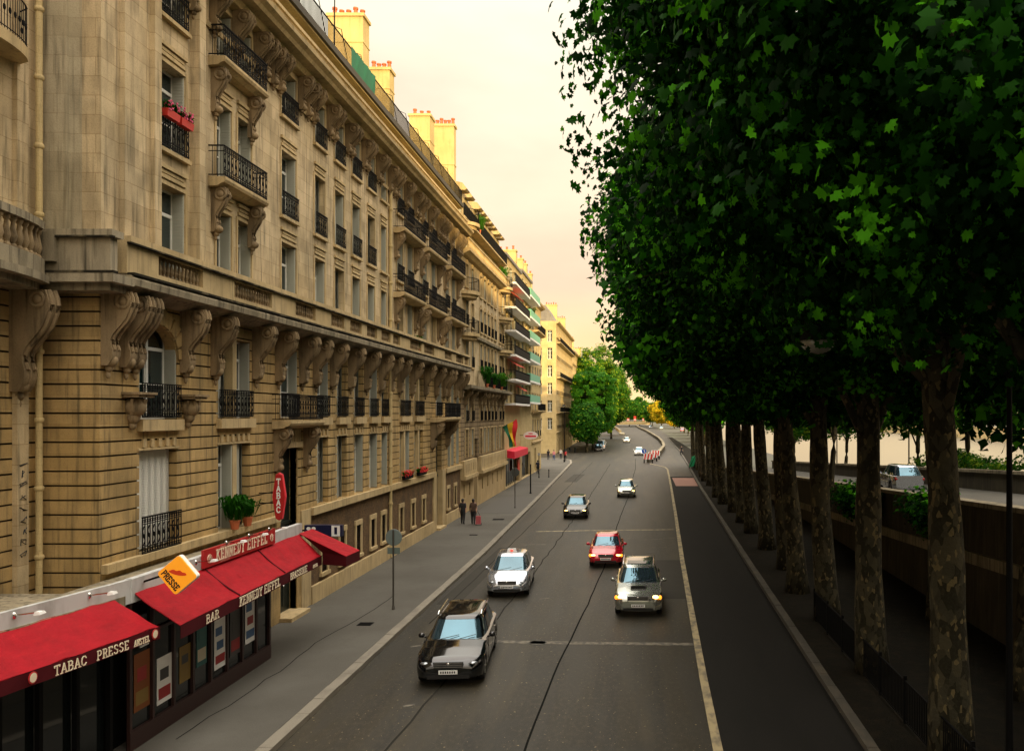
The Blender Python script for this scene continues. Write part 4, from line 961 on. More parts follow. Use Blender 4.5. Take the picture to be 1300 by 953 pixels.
def text(s, h, m, parent, P, eu, ev, name='lettering', th=.11, serif=True, gap=.16, width=None, t=.012, vertical=False, center=True):
    """s written from point P along eu (reading direction) with ev up; strokes are real thin slabs"""
    eu = Vector(eu).normalized(); ev = Vector(ev).normalized(); en = eu.cross(ev)
    adv = []; x = 0
    for c in s:
        w = .38 if c == ' ' else (.4 if c == 'I' else (.8 if c == 'M' else .72)); adv.append(x); x += w + gap
    tot = x - gap; sx = h if width is None else width / tot
    b = MB()
    def seg(p, q, k):
        p = Vector(p); q = Vector(q); d = q - p
        if d.length < 1e-6: return
        d.normalize(); n = Vector((-d.y, d.x)) * (th * h / 2); e = d * (th * h / 2 * .8)
        c4 = [p - e - n, q + e - n, q + e + n, p - e + n]; V = []
        for dz in (0, t + k * .0006):
            V += [tuple(Vector(P) + eu * a.x + ev * a.y + en * dz) for a in c4]
        b.add(V, [(0, 3, 2, 1), (4, 5, 6, 7), (0, 1, 5, 4), (1, 2, 6, 5), (2, 3, 7, 6), (3, 0, 4, 7)])
    k = 0
    for i, c in enumerate(s):
        if c not in GL: continue
        ox, oy = (adv[i] * sx - (tot * sx / 2 if center else 0), 0) if not vertical else (-.36 * h, -i * h * 1.28)
        sxx = sx if not vertical else h
        for pl in GL[c][0]:
            for p, q in zip(pl[:-1], pl[1:]): k += 1; seg((ox + p[0] * sxx, oy + p[1] * h), (ox + q[0] * sxx, oy + q[1] * h), k % 9)
        if serif:
            for (px, py) in GL[c][1]: k += 1; seg((ox + (px - .13) * sxx, oy + py * h), (ox + (px + .13) * sxx, oy + py * h), k % 9)
    return b.build(name, m, parent)

# ---------------------------------------------------------------- cafe
cf = thing('cafe', 'cafe with bright red awnings lettered in cream along the corner building\'s foot', 'cafe', (-11.1, 18, 0))
CX, CY = -11.1, 18.0
b = MB(); b.box(-1.55, -.15, 0.3, 7.3, 3.35, 3.62); b.box(-1.6, .0, 7.3, 9.6, 3.45, 3.62); b.build('flat_roof', M['ledge'], cf)
b = MB(); b.slab([(-2.9, -6), (-.95, -6), (.0, .05), (-1.55, .3), (-2.9, .3)], 3.35, 3.62); b.build('flat_roof', M['ledge'], cf)
b = MB(); b.box(-.15, .02, .25, 9.6, 3.42, 3.95); b.build('fascia', M['fascia'], cf)
b = MB()
A1a, A1b = (-.15, -.2), (-1.15, -6.2)        # rotated front of the tobacco counter, relative to the cafe base
n_ = Vector((A1a[1] - A1b[1], -(A1a[0] - A1b[0]))).normalized()   # outward
def quadslab(p, q, out, z0, z1, th): 
    P = [Vector(p), Vector(q), Vector(q) + out * th, Vector(p) + out * th]; return [(v.x, v.y) for v in P]
b.slab(quadslab(A1b, A1a, n_, 0, 0, .10), 3.42, 3.95); b.slab([(-.15, -.2), (-.05, -.22), (.0, .3), (-.12, .3)], 3.42, 3.95)
b.build('fascia', M['fascia'], cf)
# glazed front with posters
b = MB(); b.box(-.14, -.10, .3, 7.3, .1, 3.4); b.build('glass_front', M['shopglass'], cf)
b = MB(); b.box(-1.5, -.5, .3, 7.2, .1, 3.3); b.build('interior', M['dark'], cf)
b = MB()
for i in range(9): y = .3 + i * .875; b.box(-.10, -.03, y - .045, y + .045, .1, 3.4)
b.box(-.10, -.02, .26, 7.34, .1, .55); b.box(-.10, -.03, .26, 7.34, 2.55, 2.62); b.box(-1.55, -.1, 7.25, 7.34, .1, 3.4); b.build('frame', mat('dark_red_brown_joinery', (.03, .012, .01), .4), cf)
b = MB(); b.slab(quadslab((A1b[0] - .2, A1b[1]), (A1a[0] - .2, A1a[1]), n_, 0, 0, .04), .1, 3.4); b.build('glass_front', M['shopglass'], cf)
b = MB()
for i in range(8):
    p = Vector(A1b).lerp(Vector(A1a), i / 7) + n_ * -.05; b.slab([(p.x - .05, p.y - .05), (p.x + .05, p.y - .05), (p.x + .05, p.y + .05), (p.x - .05, p.y + .05)], .1, 3.4)
b.build('frame', M['iron'], cf)
def poster(y, z, w, h, cols, lab=None):
    b = MB(); b.box(-.09, -.085, y - w / 2, y + w / 2, z, z + h)
    rows = 7
    for i, c in enumerate(cols):
        b.mi = i + 1; b.box(-.085, -.081, y - w * .40 + (i % 2) * w * .1, y + w * .40 - (i % 3) * w * .12, z + h * (.1 + .8 * i / len(cols)), z + h * (.1 + .8 * (i + .6) / len(cols)))
    p = b.build('poster', [M['white'] if c0 is None else c0 for c0 in [cols_base.get(lab, M['white'])]] + list(cols), cf); 
    if lab: p['label'] = lab
    return p
cb = mat('poster_blue', (.05, .12, .26), .5); cr_ = mat('poster_red', (.30, .02, .02), .5); cy = mat('poster_ochre', (.22, .14, .03), .5); cd = mat('poster_charcoal', (.05, .05, .05), .5); ct = mat('poster_teal', (.03, .12, .12), .5); cg = mat('poster_cream', (.55, .5, .38), .5)
cols_base = {'dark poster': cd, 'orange menu board': mat('menu_orange', (.20, .06, .012), .6), 'teal poster': ct, 'ochre poster': cy}
poster(6.1, .95, .62, 1.45, [cb, cr_, cb], 'white poster with blue picture'); poster(4.35, .75, .62, 1.4, [cr_, cb, cb], 'white poster with blue picture'); poster(5.2, .85, .6, 1.3, [cr_, cd], 'dark poster')
poster(3.4, 1.1, .5, 1.3, [cg, ct], 'teal poster'); poster(2.6, .95, .5, .9, [cy, cd], 'ochre poster'); poster(1.7, .75, .62, 1.1, [cr_, cd], 'white poster'); poster(.8, .9, .6, 1.3, [cy, cr_], 'orange menu board')
poster(.9, 2.3, .35, .5, [cg], 'small notice'); poster(2.6, 2.1, .3, .5, [cg], 'small notice'); poster(4.9, 2.2, .3, .5, [cg], 'small notice')
# awnings
def awning(y0, y1, top, bot, zt, zb, vh, skew=0, seams=(), par=cf, name='awning', val=True):
    """canvas from (top,*,zt) down to (bot,*,zb), y0..y1, sagging a little between the arms"""
    b = MB(); ny, nxs = 20, 8; idx = {}
    for lay in (0, 1):
        for i in range(ny + 1):
            for j in range(nxs + 1):
                u, v = i / ny, j / nxs; y = y0 + (y1 - y0) * u
                sag = -.05 * math.sin(math.pi * v) * (1 - .4 * abs(math.sin(u * math.pi * max(1, len(seams) + 1)))) + .012 * math.sin(u * 37 + v * 5) + .02 * math.sin(u * 11 - v * 7) * math.sin(math.pi * v) + .012 * math.sin(u * 71 + v * 3) * v
                b.v.append((top(y) + (bot(y) - top(y)) * v, y, zt + (zb - zt) * v + sag - lay * .02)); 
    st = (ny + 1) * (nxs + 1)
    for i in range(ny):
        for j in range(nxs):
            k = i * (nxs + 1) + j; b.f.append((k, k + 1, k + nxs + 2, k + nxs + 1)); b.f.append((st + k, st + k + nxs + 1, st + k + nxs + 2, st + k + 1)); b.m += [0, 0]
    a = b.build(name, M['red'], par, smooth=True)
    for s_ in seams:
        q = MB(); pts = [(top(s_) + (bot(s_) - top(s_)) * v, s_, zt + (zb - zt) * v + .015 - .05 * math.sin(math.pi * v)) for v in np.linspace(0, 1, 7)]
        q.tube(pts, .022, 5); q.build('seam', M['maroon'], a)
    q = MB()
    for lay in (0, 1):
        for i in range(ny + 1):
            y = y0 + (y1 - y0) * i / ny
            for j in range(2): q.v.append((bot(y) + .004 - lay * .01 + .01 * math.sin(i * 1.9) * j, y, zb - .01 - j * vh))
    for lay in (0, 1):
        for i in range(ny):
            k = lay * 2 * (ny + 1) + i * 2; f = (k, k + 1, k + 3, k + 2); q.f.append(f if lay else f[::-1]); q.m.append(0)
    q.build('valance', M['maroon'], a)
    return a
aw2 = awning(.35, 9.35, lambda y: .02, lambda y: 1.05 - .03 * y, 3.62, 2.92, .30, seams=(3.3, 6.3))
bx = lambda y: 1.05 - .03 * y
for s_, y_, h_, w_ in (('BAR', 1.75, .19, .62), ('KENNEDY EIFFEL', 4.5, .21, 2.6), ('BRASSERIE', 7.25, .18, 1.35), ('AMSTEL', 8.65, .09, .42)):
    text(s_, h_, M['letter'], aw2, (bx(y_) + .035, y_, 2.92 - .25), (-.03, 1, 0), (0, 0, 1), width=w_, th=.105)
a1top = lambda y: A1a[0] + (y - A1a[1]) * (A1a[0] - A1b[0]) / (A1a[1] - A1b[1]) + .10
aw1 = awning(-6.2, -.25, a1top, lambda y: a1top(y) + .98, 3.62, 3.05, .26)
slope = (A1a[0] - A1b[0]) / (A1a[1] - A1b[1])
for s_, y_, h_, w_ in (('TABAC', -2.55, .17, .72), ('PRESSE', -1.55, .17, .80), ('AMSTEL', -.80, .12, .42), ('TABAC', -5.2, .17, .8)):
    text(s_, h_, M['letter'], aw1, (a1top(y_) + .98 + .035, y_, 3.05 - .23), (slope, 1, 0), (0, 0, 1), width=w_, th=.105)
for y_ in (-.45, -3.35):
    b = MB(); b.lathe([(.11, 0), (.11, .012)], (a1top(y_) + 1.02, y_, 2.93), 14, 'x'); e = b.build('emblem', M['redsign'], aw1)
    b = MB(); b.lathe([(.085, 0), (.085, .004)], (a1top(y_) + 1.034, y_, 2.93), 14, 'x'); b.build('emblem', M['letter'], e)
# flared end wing of the long awning, with its closed triangular side
b = MB(); A = [(.02, 9.36, 3.64), (.02, 10.5, 3.64), (1.75, 10.2, 2.95), (1.7, 9.0, 2.95)]
b.add(A + [(x, y, z - .02) for x, y, z in A], [(3, 2, 1, 0), (4, 5, 6, 7), (0, 1, 5, 4), (1, 2, 6, 5), (2, 3, 7, 6), (3, 0, 4, 7)]); wg = b.build('awning', M['red'], cf)
b = MB(); b.add([(.80, 9.36, 3.0), (1.7, 9.0, 2.95), (1.7, 9.0, 2.62), (.80, 9.36, 2.62), (.1, 9.38, 3.6)], [(0, 1, 2, 3), (4, 1, 0)]); b.add([(1.7, 9.0, 2.95), (1.75, 10.2, 2.95), (1.75, 10.2, 2.62), (1.7, 9.0, 2.62)], [(0, 3, 2, 1)]); b.build('valance', M['maroon'], wg)
# sign board over the awning
b = MB(); b.box(.03, .10, 3.15, 7.35, 3.64, 4.10); sb = b.build('sign_board', M['redsign'], cf)
text('KENNEDY EIFFEL', .27, M['letter'], sb, (.105, 5.27, 3.74), (0, 1, 0), (0, 0, 1), width=3.0, th=.12, gap=.24)
b = MB(); b.box(.10, .1035, 4.0, 4.5, 3.66, 4.08); b.build('faded_panel', mat('peeled_pale_panel', (.45, .16, .12), .7), sb)
for y in (3.42, 7.1):
    b = MB(); b.lathe([(.115, 0), (.115, .01)], (.105, y, 3.85), 16, 'x'); e = b.build('emblem', M['letter'], sb)
    b = MB(); b.lathe([(.09, 0), (.09, .006)], (.115, y, 3.85), 16, 'x'); b.build('emblem', M['redsign'], e); b = MB(); b.box(.121, .125, y - .06, y + .06, 3.83, 3.87); b.box(.121, .125, y - .035, y + .035, 3.77, 3.92); b.build('emblem', M['letter'], e)
for (x0, y) in [(.02, 2.9), (.1, 4.3), (.1, 5.6), (.1, 6.9), (a1top(-4.6), -4.6), (a1top(-2.6), -2.6), (a1top(-.9), -.9)]:
    b = MB(); z = 3.95 if y < 3 else 4.22
    b.ell((x0, y, z - .1), .05, .05, .07); b.tube([(x0, y, z - .1), (x0 + .42, y + .05, z - .05)], .015, 6); s_ = b.build('spotlight', M['chrome'], cf)
    b = MB(); b.add([(x0 + .38, y - .03, z - .10), (x0 + .52, y - .05, z - .08), (x0 + .52, y + .13, z - .08), (x0 + .38, y + .10, z - .10), (x0 + .40, y - .02, z - .03), (x0 + .50, y - .03, z - .03), (x0 + .50, y + .10, z - .03), (x0 + .40, y + .08, z - .03)], [(0, 3, 2, 1), (4, 5, 6, 7), (0, 1, 5, 4), (1, 2, 6, 5), (2, 3, 7, 6), (3, 0, 4, 7)]); b.build('lamp_head', M['white'], s_)

# ---------------------------------------------------------------- hanging signs
def sign_diamond():
    c = Vector((-10.15, 18.45, 4.02)); t = thing('press_sign', 'tilted orange square sign lettered PRESSE above the cafe awnings', 'sign', c)
    a = .315; th = R(-50)
    b = MB(); prof = []
    for cx, cz in ((1, 1), (-1, 1), (-1, -1), (1, -1)):
        for k in range(4):
            an = math.atan2(cz, cx) - math.pi / 4 + k * math.pi / 6; prof.append((cx * (a - .06) + .06 * math.cos(an), cz * (a - .06) + .06 * math.sin(an)))
    ca, sa = math.cos(th), math.sin(th)
    rot = [(x * ca - z * sa, x * sa + z * ca) for x, z in prof]
    b.prism(rot, -.09, .09); b.build('panel', M['orange'], t)
    b = MB(); b.prism([(x * 1.03, z * 1.03) for x, z in rot], -.06, .06); b.build('rim', M['white'], t)
    b = MB(); eu = Vector((ca, 0, sa)); ev = Vector((-sa, 0, ca))
    pts = []
    for i in range(17):   # quill shape
        u = -1 + i / 8; pts.append((u * .21, .055 * (1 - u * u) ** .6 * (1 + .25 * math.sin(u * 9)) + .045))
    for i in range(16, -1, -1): u = -1 + i / 8; pts.append((u * .21, -.05 * (1 - u * u) ** .6 + .045))
    P = [eu * x + ev * z for x, z in [(x * math.cos(R(38)) - z * math.sin(R(38)), x * math.sin(R(38)) + z * math.cos(R(38)) + .01) for x, z in pts]]
    b.add([(p.x, -.094, p.z) for p in P] + [(p.x, -.091, p.z) for p in P], [tuple(range(len(P)))]); b.build('quill', mat('red_orange_quill', (.75, .06, .01), .5), t)
    text('PRESSE', .13, M['inkblack'], t, Vector((0, -.093, 0)) + eu * 0 + ev * -.245, (ca, 0, sa), (-sa, 0, ca), width=.50, th=.2, serif=False, t=.004)
    b = MB(); b.tube([(-.3, .0, .0), (-1.05, .3, -.25)], .025, 6); b.build('bracket', M['iron'], t)
sign_diamond()
t = thing('tobacco_sign', 'tall red lozenge sign with TABAC in white letters by the dark portal', 'sign', (-12.0, 28.0, 4.8))
pr = [(0, -.78), (.10, -.72), (.20, 0), (.10, .72), (0, .78), (-.10, .72), (-.20, 0), (-.10, -.72)]
pr = [(x, z) for x, z in pr]
b = MB(); b.prism(pr, -.09, .09); b.build('panel', M['redsign'], t)
b = MB(); b.prism([(x * 1.12, z * 1.03) for x, z in pr], -.05, .05); b.build('rim', mat('pink_red_rim', (.75, .05, .07), .4), t)
text('TABAC', .185, M['white'], t, (0.0, -.093, .42), (1, 0, 0), (0, 0, 1), vertical=True, serif=False, th=.2, t=.004)
b = MB(); b.tube([(-.18, 0, .12), (-.7, 0, .12)], .018, 6); b.tube([(-.18, 0, -.22), (-.7, 0, -.22)], .018, 6); b.build('bracket', M['iron'], t)
t = thing('lottery_sign', 'dark blue horizontal box sign with a white clover beside the awning end', 'sign', (-10.98, 29.3, 3.47))
b = MB(); b.box(-.66, .66, -.11, .11, -.20, .20); b.build('panel', M['navy'], t)
b = MB()
for dx, dz in ((-.09, .08), (.09, .08), (-.09, -.08)): b.ell((-.42 + dx, -.112, dz), .075, .004, .065, 10, 5)
b.build('clover', M['white'], t); b = MB(); b.ell((-.42 + .09, -.112, -.08), .07, .004, .06, 10, 5); b.build('clover_leaf', mat('red_clover_leaf', (.7, .03, .03), .5), t)
b = MB(); b.box(.30, .60, -.116, -.112, -.19, .19); b.build('label_patch', M['white'], t); b = MB(); b.box(.40, .50, -.120, -.117, -.12, .13); b.build('mark', M['navy'], t)
b = MB(); b.tube([(-.66, 0, 0), (-1.7, .1, 0)], .03, 6); b.build('bracket', M['iron'], t)

# flag
t = thing('flag', 'red, yellow and green flag hanging from a slanted wall pole', 'flag', (-12.6, 80, 5.9))
b = MB(); b.tube([(0, 0, 0), (.95, -.2, .85)], .03, 6); b.build('pole', M['iron'], t)
for k, (c, nm) in enumerate(((( .60, .015, .02), 'red'), ((.75, .45, .02), 'yellow'), ((.01, .13, .06), 'green'))):
    b = MB(); n = 12
    for j in range(n + 1):
        v = j / n
        for s_ in (0, 1):
            u = (k + s_) / 3; x = 1.25 - u * 1.25 * (1 - .55 * v) + .10 * math.sin(v * 6 + u * 5); z = 1.2 - u * .75 - v * (2.6 - .6 * u); b.v.append((x, -.2 + .14 * math.sin(v * 9 + u * 8), z))
    for j in range(n): b.f.append((j * 2, j * 2 + 1, j * 2 + 3, j * 2 + 2)); b.m.append(0)
    b.build('stripe', mat('flag_' + nm, c, .8), t, smooth=True)
t = thing('shop_sign', 'white oval shop sign with red marks hanging over the far pavement', 'sign', (-11.5, 92, 5.2))
b = MB(); b.lathe([(.01, -.06), (.8, -.06), (.8, .06), (.01, .06)], (0, 0, 0), 20, 'y', 1.0, .55); b.build('panel', M['white'], t)
b = MB(); b.box(-.6, .6, -.08, -.065, -.18, .0); b.ell((.0, -.07, .2), .28, .01, .06); b.build('mark', mat('crimson_mark', (.6, .02, .06), .5), t)
b = MB(); b.tube([(-.8, 0, 0), (-1.2, 0, 0)], .03, 5); b.build('bracket', M['iron'], t)

# ---------------------------------------------------------------- posts, street signs, lamps
def signpost(x, y, h, lab, disc=None, col=None, plate=False, face=1, r=.035):
    t = thing('signpost', lab, 'signpost', (x, y, .13)); b = MB(); b.tube([(0, 0, 0), (0, 0, h)], r, 8); b.lathe([(r * 1.8, 0), (r * 1.5, .1), (r, .14)], (0, 0, 0), 8); b.build('pole', M['gutter'] if r < .04 else M['iron'], t, smooth=True, angle=50)
    if disc:
        b = MB(); b.lathe([(.01, -.015), (disc, -.015), (disc + .01, 0), (disc, .015), (.01, .015)], (0, .06 * face, h - disc), 20, 'y'); b.build('disc', col or mat('grey_sign_back', (.16, .20, .19), .5), t)
    if plate: b = MB(); b.box(-.24, .24, .04, .06, h - disc * 2 - .32, h - disc * 2 - .08); b.build('plate', mat('sign_plate', (.13, .17, .15), .5), t)
    return t
signpost(-9.2, 31.6, 3.05, 'thin signpost with a grey disc seen from behind, nearest on the left pavement', .31, None, True)
signpost(-9.45, 65.6, 3.15, 'signpost with a dark disc beside the bare paving patch', .33, mat('dark_sign_back', (.05, .055, .05), .5))
signpost(-9.7, 77.5, 2.75, 'plain dark post between the disc signpost and the shop front', None, r=.06)
signpost(-11.1, 96.5, 2.9, 'dark post by the shop front carrying a small square sign', .16, M['white'], r=.05)
for x, y, lab in ((-10.0, 97, 'small dark bollard on the far left pavement'),):
    t = thing('bollard', lab, 'bollard', (x, y, .13)); b = MB(); b.lathe([(.09, 0), (.06, .05), (.05, .75), (.07, .8), (.07, .92), (.01, .97)], n=10); b.build('post', M['iron'], t, smooth=True, angle=50)
def street_lamp(x, y, z, h, arm, lab, dome=.3, lit=False):
    t = thing('street_lamp', lab, 'street lamp', (x, y, z)); b = MB()
    b.lathe([(.14, 0), (.14, .3), (.09, .4), (.07, 1), (.05, h - .5), (.04, h)], n=10); b.build('pole', M['iron'], t, smooth=True, angle=50)
    if arm:
        b = MB(); b.tube([(0, 0, h - 1.0), (arm * .3, 0, h - .2), (arm, 0, h)], .035, 6); b.build('arm', M['iron'], t)
    b = MB(); b.lathe([(dome, -.0), (dome * .98, .06), (dome * .75, dome * .5), (dome * .3, dome * .75), (.04, dome * .95)], (arm, 0, h - .3), 16); b.build('hood', M['iron'], t, smooth=True, angle=60)
    b = MB(); b.lathe([(.01, -dome * .72), (dome * .5, -dome * .62), (dome * .85, -dome * .35), (dome * .97, 0)], (arm, 0, h - .3), 16); b.build('bowl', mat('smoked_lamp_bowl', (.20, .20, .16), .15, spec=.8), t, smooth=True)
    return t
street_lamp(7.35, 16.2, .125, 9.2, -3.75, 'street lamp with a domed hood hanging among the nearest plane leaves', .36)
street_lamp(-10.8, 128, .13, 9, 0, 'tall slender street lamp at the far left pavement corner', .25)
for x, y, lab in ((20.6, 40, 'dark riverside lamp standing right of the thick nearest trunk'), (20.6, 62, 'dark riverside lamp beyond the raised quay road, middle one'), (20.6, 84, 'dark riverside lamp at the low end of the raised quay road')):
    street_lamp(x, y, rz(y) - 2.2 if y < 60 else -2, 7.0 if y < 60 else 9, 0, lab, .22)

# railing along the foot of the trees
t = thing('fence', 'low dark iron railing at the foot of the nearest plane trees', 'fence', (6.55, 12, .125))
b = MB(); rail_geo(b, 0, 18, 0, 1.05, 0, False, .022); b.build('bars', M['iron'], t)
for i in range(10): b = MB(); b.box(-.035, .035, i * 2 - .035, i * 2 + .035, 0, 1.15); b.build('post', M['iron'], t)
t = thing('fence', 'dark railing beside the verge where the tree row ends', 'fence', (8.9, 92, .125))
b = MB(); rail_geo(b, 0, 34, 0, 1.6, 0, False, .04); b.build('bars', M['iron'], t)
t = thing('site_barrier', 'green leaning panel on the verge at the far end of the tree row', 'barrier', (7.9, 112, .12))
b = MB(); b.add([(-.5, 0, .2), (.5, 3.6, .2), (.9, 3.5, 1.7), (-.1, -.1, 1.7), (-.44, 0, .2), (.56, 3.6, .2), (.96, 3.5, 1.7), (-.04, -.1, 1.7)], [(0, 3, 2, 1), (4, 5, 6, 7), (0, 1, 5, 4), (1, 2, 6, 5), (2, 3, 7, 6), (3, 0, 4, 7)]); b.build('panel', mat('bright_green_panel', (.01, .35, .14), .5), t)
b = MB(); b.tube([(-.5, 0, 0), (.4, 0, 1.8)], .04, 5); b.tube([(.5, 3.6, 0), (1.4, 3.5, 1.8)], .04, 5); b.build('frame', M['iron'], t)
# red and white road barriers on the nose of the underpass wall
rw_ = [('blue_arrow_sign', 1.95, 130.5), ('barrier', 2.2, 128.2), ('barrier', 3.0, 133), ('barrier', 3.6, 139)]
labs = ['red and white striped barrier at the nose of the underpass wall', 'red and white striped barrier, middle of three on the underpass wall', 'red and white striped barrier farthest along the underpass wall']
k = 0
for nm, x, y in rw_:
    if nm == 'barrier':
        t = thing('road_barrier', labs[k], 'barrier', (x, y - .4, 0), R(-12 - 6 * k), 'striped barriers on the underpass wall'); k += 1
        b = MB(); b.box(-.75, .75, -.06, .06, .55, 1.45); b.build('board', M['white'], t)
        b = MB()
        for i in range(3): x0 = -.7 + i * .5; b.add([(x0, -.064, .57), (x0 + .26, -.064, .57), (x0 + .42, -.064, 1.43), (x0 + .16, -.064, 1.43)], [(0, 1, 2, 3)])
        b.build('stripes', mat('barrier_red', (.65, .03, .02), .5), t)
        b = MB(); b.box(-.7, -.6, -.2, .2, 0, .55); b.box(.6, .7, -.2, .2, 0, .55); b.build('foot', M['iron'], t)
    else:
        t = thing('arrow_sign', 'round blue keep-right sign in front of the underpass wall', 'sign', (x - .4, y, 0))
        b = MB(); b.tube([(0, 0, 0), (0, 0, 1.9)], .04, 6); b.build('pole', M['iron'], t); b = MB(); b.lathe([(.01, -.02), (.38, -.02), (.38, .02), (.01, .02)], (0, -.05, 1.7), 16, 'y'); b.build('disc', mat('sign_blue', (.02, .08, .42), .4), t)
        b = MB(); b.add([(-.05, -.075, 1.95), (.05, -.075, 1.95), (.2, -.075, 1.5), (.05, -.075, 1.55)], [(0, 1, 2, 3)]); b.build('arrow', M['white'], t)
t = thing('traffic_island', 'small pale kerbed island at the end of the short pale wall', 'island', (-4.3, 300, 0)); b = MB(); b.slab([(-1.2, 0), (.4, -6), (1.1, 0), (.2, 22), (-1.2, 22)], 0, .35); b.build('kerb', M['line'], t)
for i, (x, lab) in enumerate(((-8.2, 'red and white work board leftmost on the far slab'), (-3.5, 'red and white work board, second from left on the far slab'), (.5, 'red and white work board, right of centre on the far slab'), (5.5, 'red and white work board rightmost on the far slab'))):
    t = thing('work_board', lab, 'barrier', (x, 484, 3.0)); b = MB(); b.box(-.7, .7, -.1, .1, .4, 3.2 - (i % 2) * 1.2); b.build('board', mat('work_red', (.75, .06, .03), .6), t); b = MB(); b.box(-.7, .7, -.13, -.11, .9, 1.4); b.build('band', M['white'], t); b = MB(); b.box(-.6, -.5, -.1, .1, 0, .4); b.box(.5, .6, -.1, .1, 0, .4); b.build('foot', M['iron'], t)

# ---------------------------------------------------------------- flower boxes and pots
def blades(b, n, r, h, leafy=.06, droop=.5):
    for i in range(n):
        a = random.uniform(0, 6.28); l = h * random.uniform(.6, 1.1); d = random.uniform(.2, 1) * r
        p0 = (random.uniform(-.3, .3) * r, random.uniform(-.3, .3) * r, 0); p1 = (p0[0] + d * .5 * math.cos(a), p0[1] + d * .5 * math.sin(a), l * .8); p2 = (p0[0] + d * math.cos(a), p0[1] + d * math.sin(a), l * (1 - droop * .5))
        s_ = (-math.sin(a) * leafy / 2, math.cos(a) * leafy / 2)
        b.add([p0, (p1[0] + s_[0], p1[1] + s_[1], p1[2]), p2, (p1[0] - s_[0], p1[1] - s_[1], p1[2])], [(0, 1, 2, 3)])
def flowerbox(loc, L, lab, colour, rz_=0, green=40, trough=None):
    t = thing('flower_box', lab, 'flower box', loc, rz_)
    b = MB(); b.add([(-.10, -L / 2, .2), (.10, -L / 2, .2), (.10, L / 2, .2), (-.10, L / 2, .2), (-.08, -L / 2 + .02, 0), (.08, -L / 2 + .02, 0), (.08, L / 2 - .02, 0), (-.08, L / 2 - .02, 0)], [(0, 1, 2, 3), (4, 7, 6, 5), (0, 4, 5, 1), (1, 5, 6, 2), (2, 6, 7, 3), (3, 7, 4, 0)])
    b.build('trough', trough or mat('red_plastic_trough', (.55, .03, .02), .5), t)
    b = MB(); f = MB()
    for i in range(int(green * L)):
        y = random.uniform(-L / 2, L / 2); q = MB(); blades(q, 3, .22, .28, .05, .8); b.add([(x, yy + y, z + .18) for x, yy, z in q.v], q.f)
        f.ell((random.uniform(-.14, .16), random.uniform(-L / 2, L / 2), random.uniform(.2, .46)), .035, .035, .03, 5, 3)
        f.ell((random.uniform(-.05, .16), random.uniform(-L / 2, L / 2), random.uniform(.15, .4)), .03, .03, .03, 5, 3)
    b.build('leaves', LEAF[1], t); f.build('flowers', colour, t); return t
pinkf = mat('pink_petal', (.70, .10, .22), .6); redf = mat('red_petal', (.70, .03, .03), .6)
flowerbox((-12.52, 22.35, 15.55), .62, 'left red trough of pink flowers on the railing of the single tall window', pinkf); flowerbox((-12.52, 23.05, 15.55), .62, 'right red trough of pink flowers on the railing of the single tall window', pinkf)
flowerbox((-13.35, 17.4, 16.75), 1.3, 'red trough of magenta flowers on the top left bowed railing', mat('magenta_petal', (.75, .03, .35), .6), R(-8))
for y, lab in ((45.7, 'nearer trough of red flowers low on the building past the drainpipe'), (48.7, 'farther trough of red flowers low on the building past the drainpipe')):
    flowerbox((-12.5, y, 4.0), 1.7, lab, redf, trough=M['iron'])
def potplant(loc, h, r, lab, n=60, ms=LEAF[1]):
    t = thing('potted_plant', lab, 'potted plant', loc); b = MB(); b.lathe([(.11, 0), (.15, .24), (.17, .25), (.17, .29), (.13, .29)], n=10); b.build('pot', M['terracotta'], t)
    b = MB(); blades(b, n, r, h, .07, .7); b.v = [(x, y, z + .25) for x, y, z in b.v]; b.build('leaves', ms, t); return t
potplant((-12.50, 25.9, 3.98), .95, .7, 'bushy green pot plant on the twin window sill above the lettered board', 110)
potplant((-12.50, 26.75, 3.98), .75, .55, 'smaller green pot plant beside the bushy one on the sill', 80)
potplant((-11.95, 67.2, 9.75), 1.7, 1.0, 'tall green plant on the dark-railed balcony of the ornate building', 120, LEAFY[0]); potplant((-11.95, 70.5, 9.75), 1.2, 1.0, 'low spreading plant, middle of the dark-railed balcony', 120, LEAFY[0]); potplant((-11.95, 74.5, 9.75), 1.5, 1.3, 'pale green spreading plant at the far end of the dark-railed balcony', 150, LEAFY[1])
potplant((-12.4, 78.3, 19.85), 1.6, 1.0, 'green bush on the round bay top of the ornate building', 110, LEAFY[1])
potplant((-12.5, 66.8, 22.15), 1.4, 1.1, 'green bush on the roof terrace of the ornate building', 110, LEAFY[1])
potplant((-11.9, 96, 18.6), 1.2, .9, 'green bush on a mint green balcony', 90, LEAFY[0])
potplant((-12.3, 47.0, 11.0), .9, .5, 'wiry plant growing on the stone ledge past the drainpipe', 40, LEAF[1])
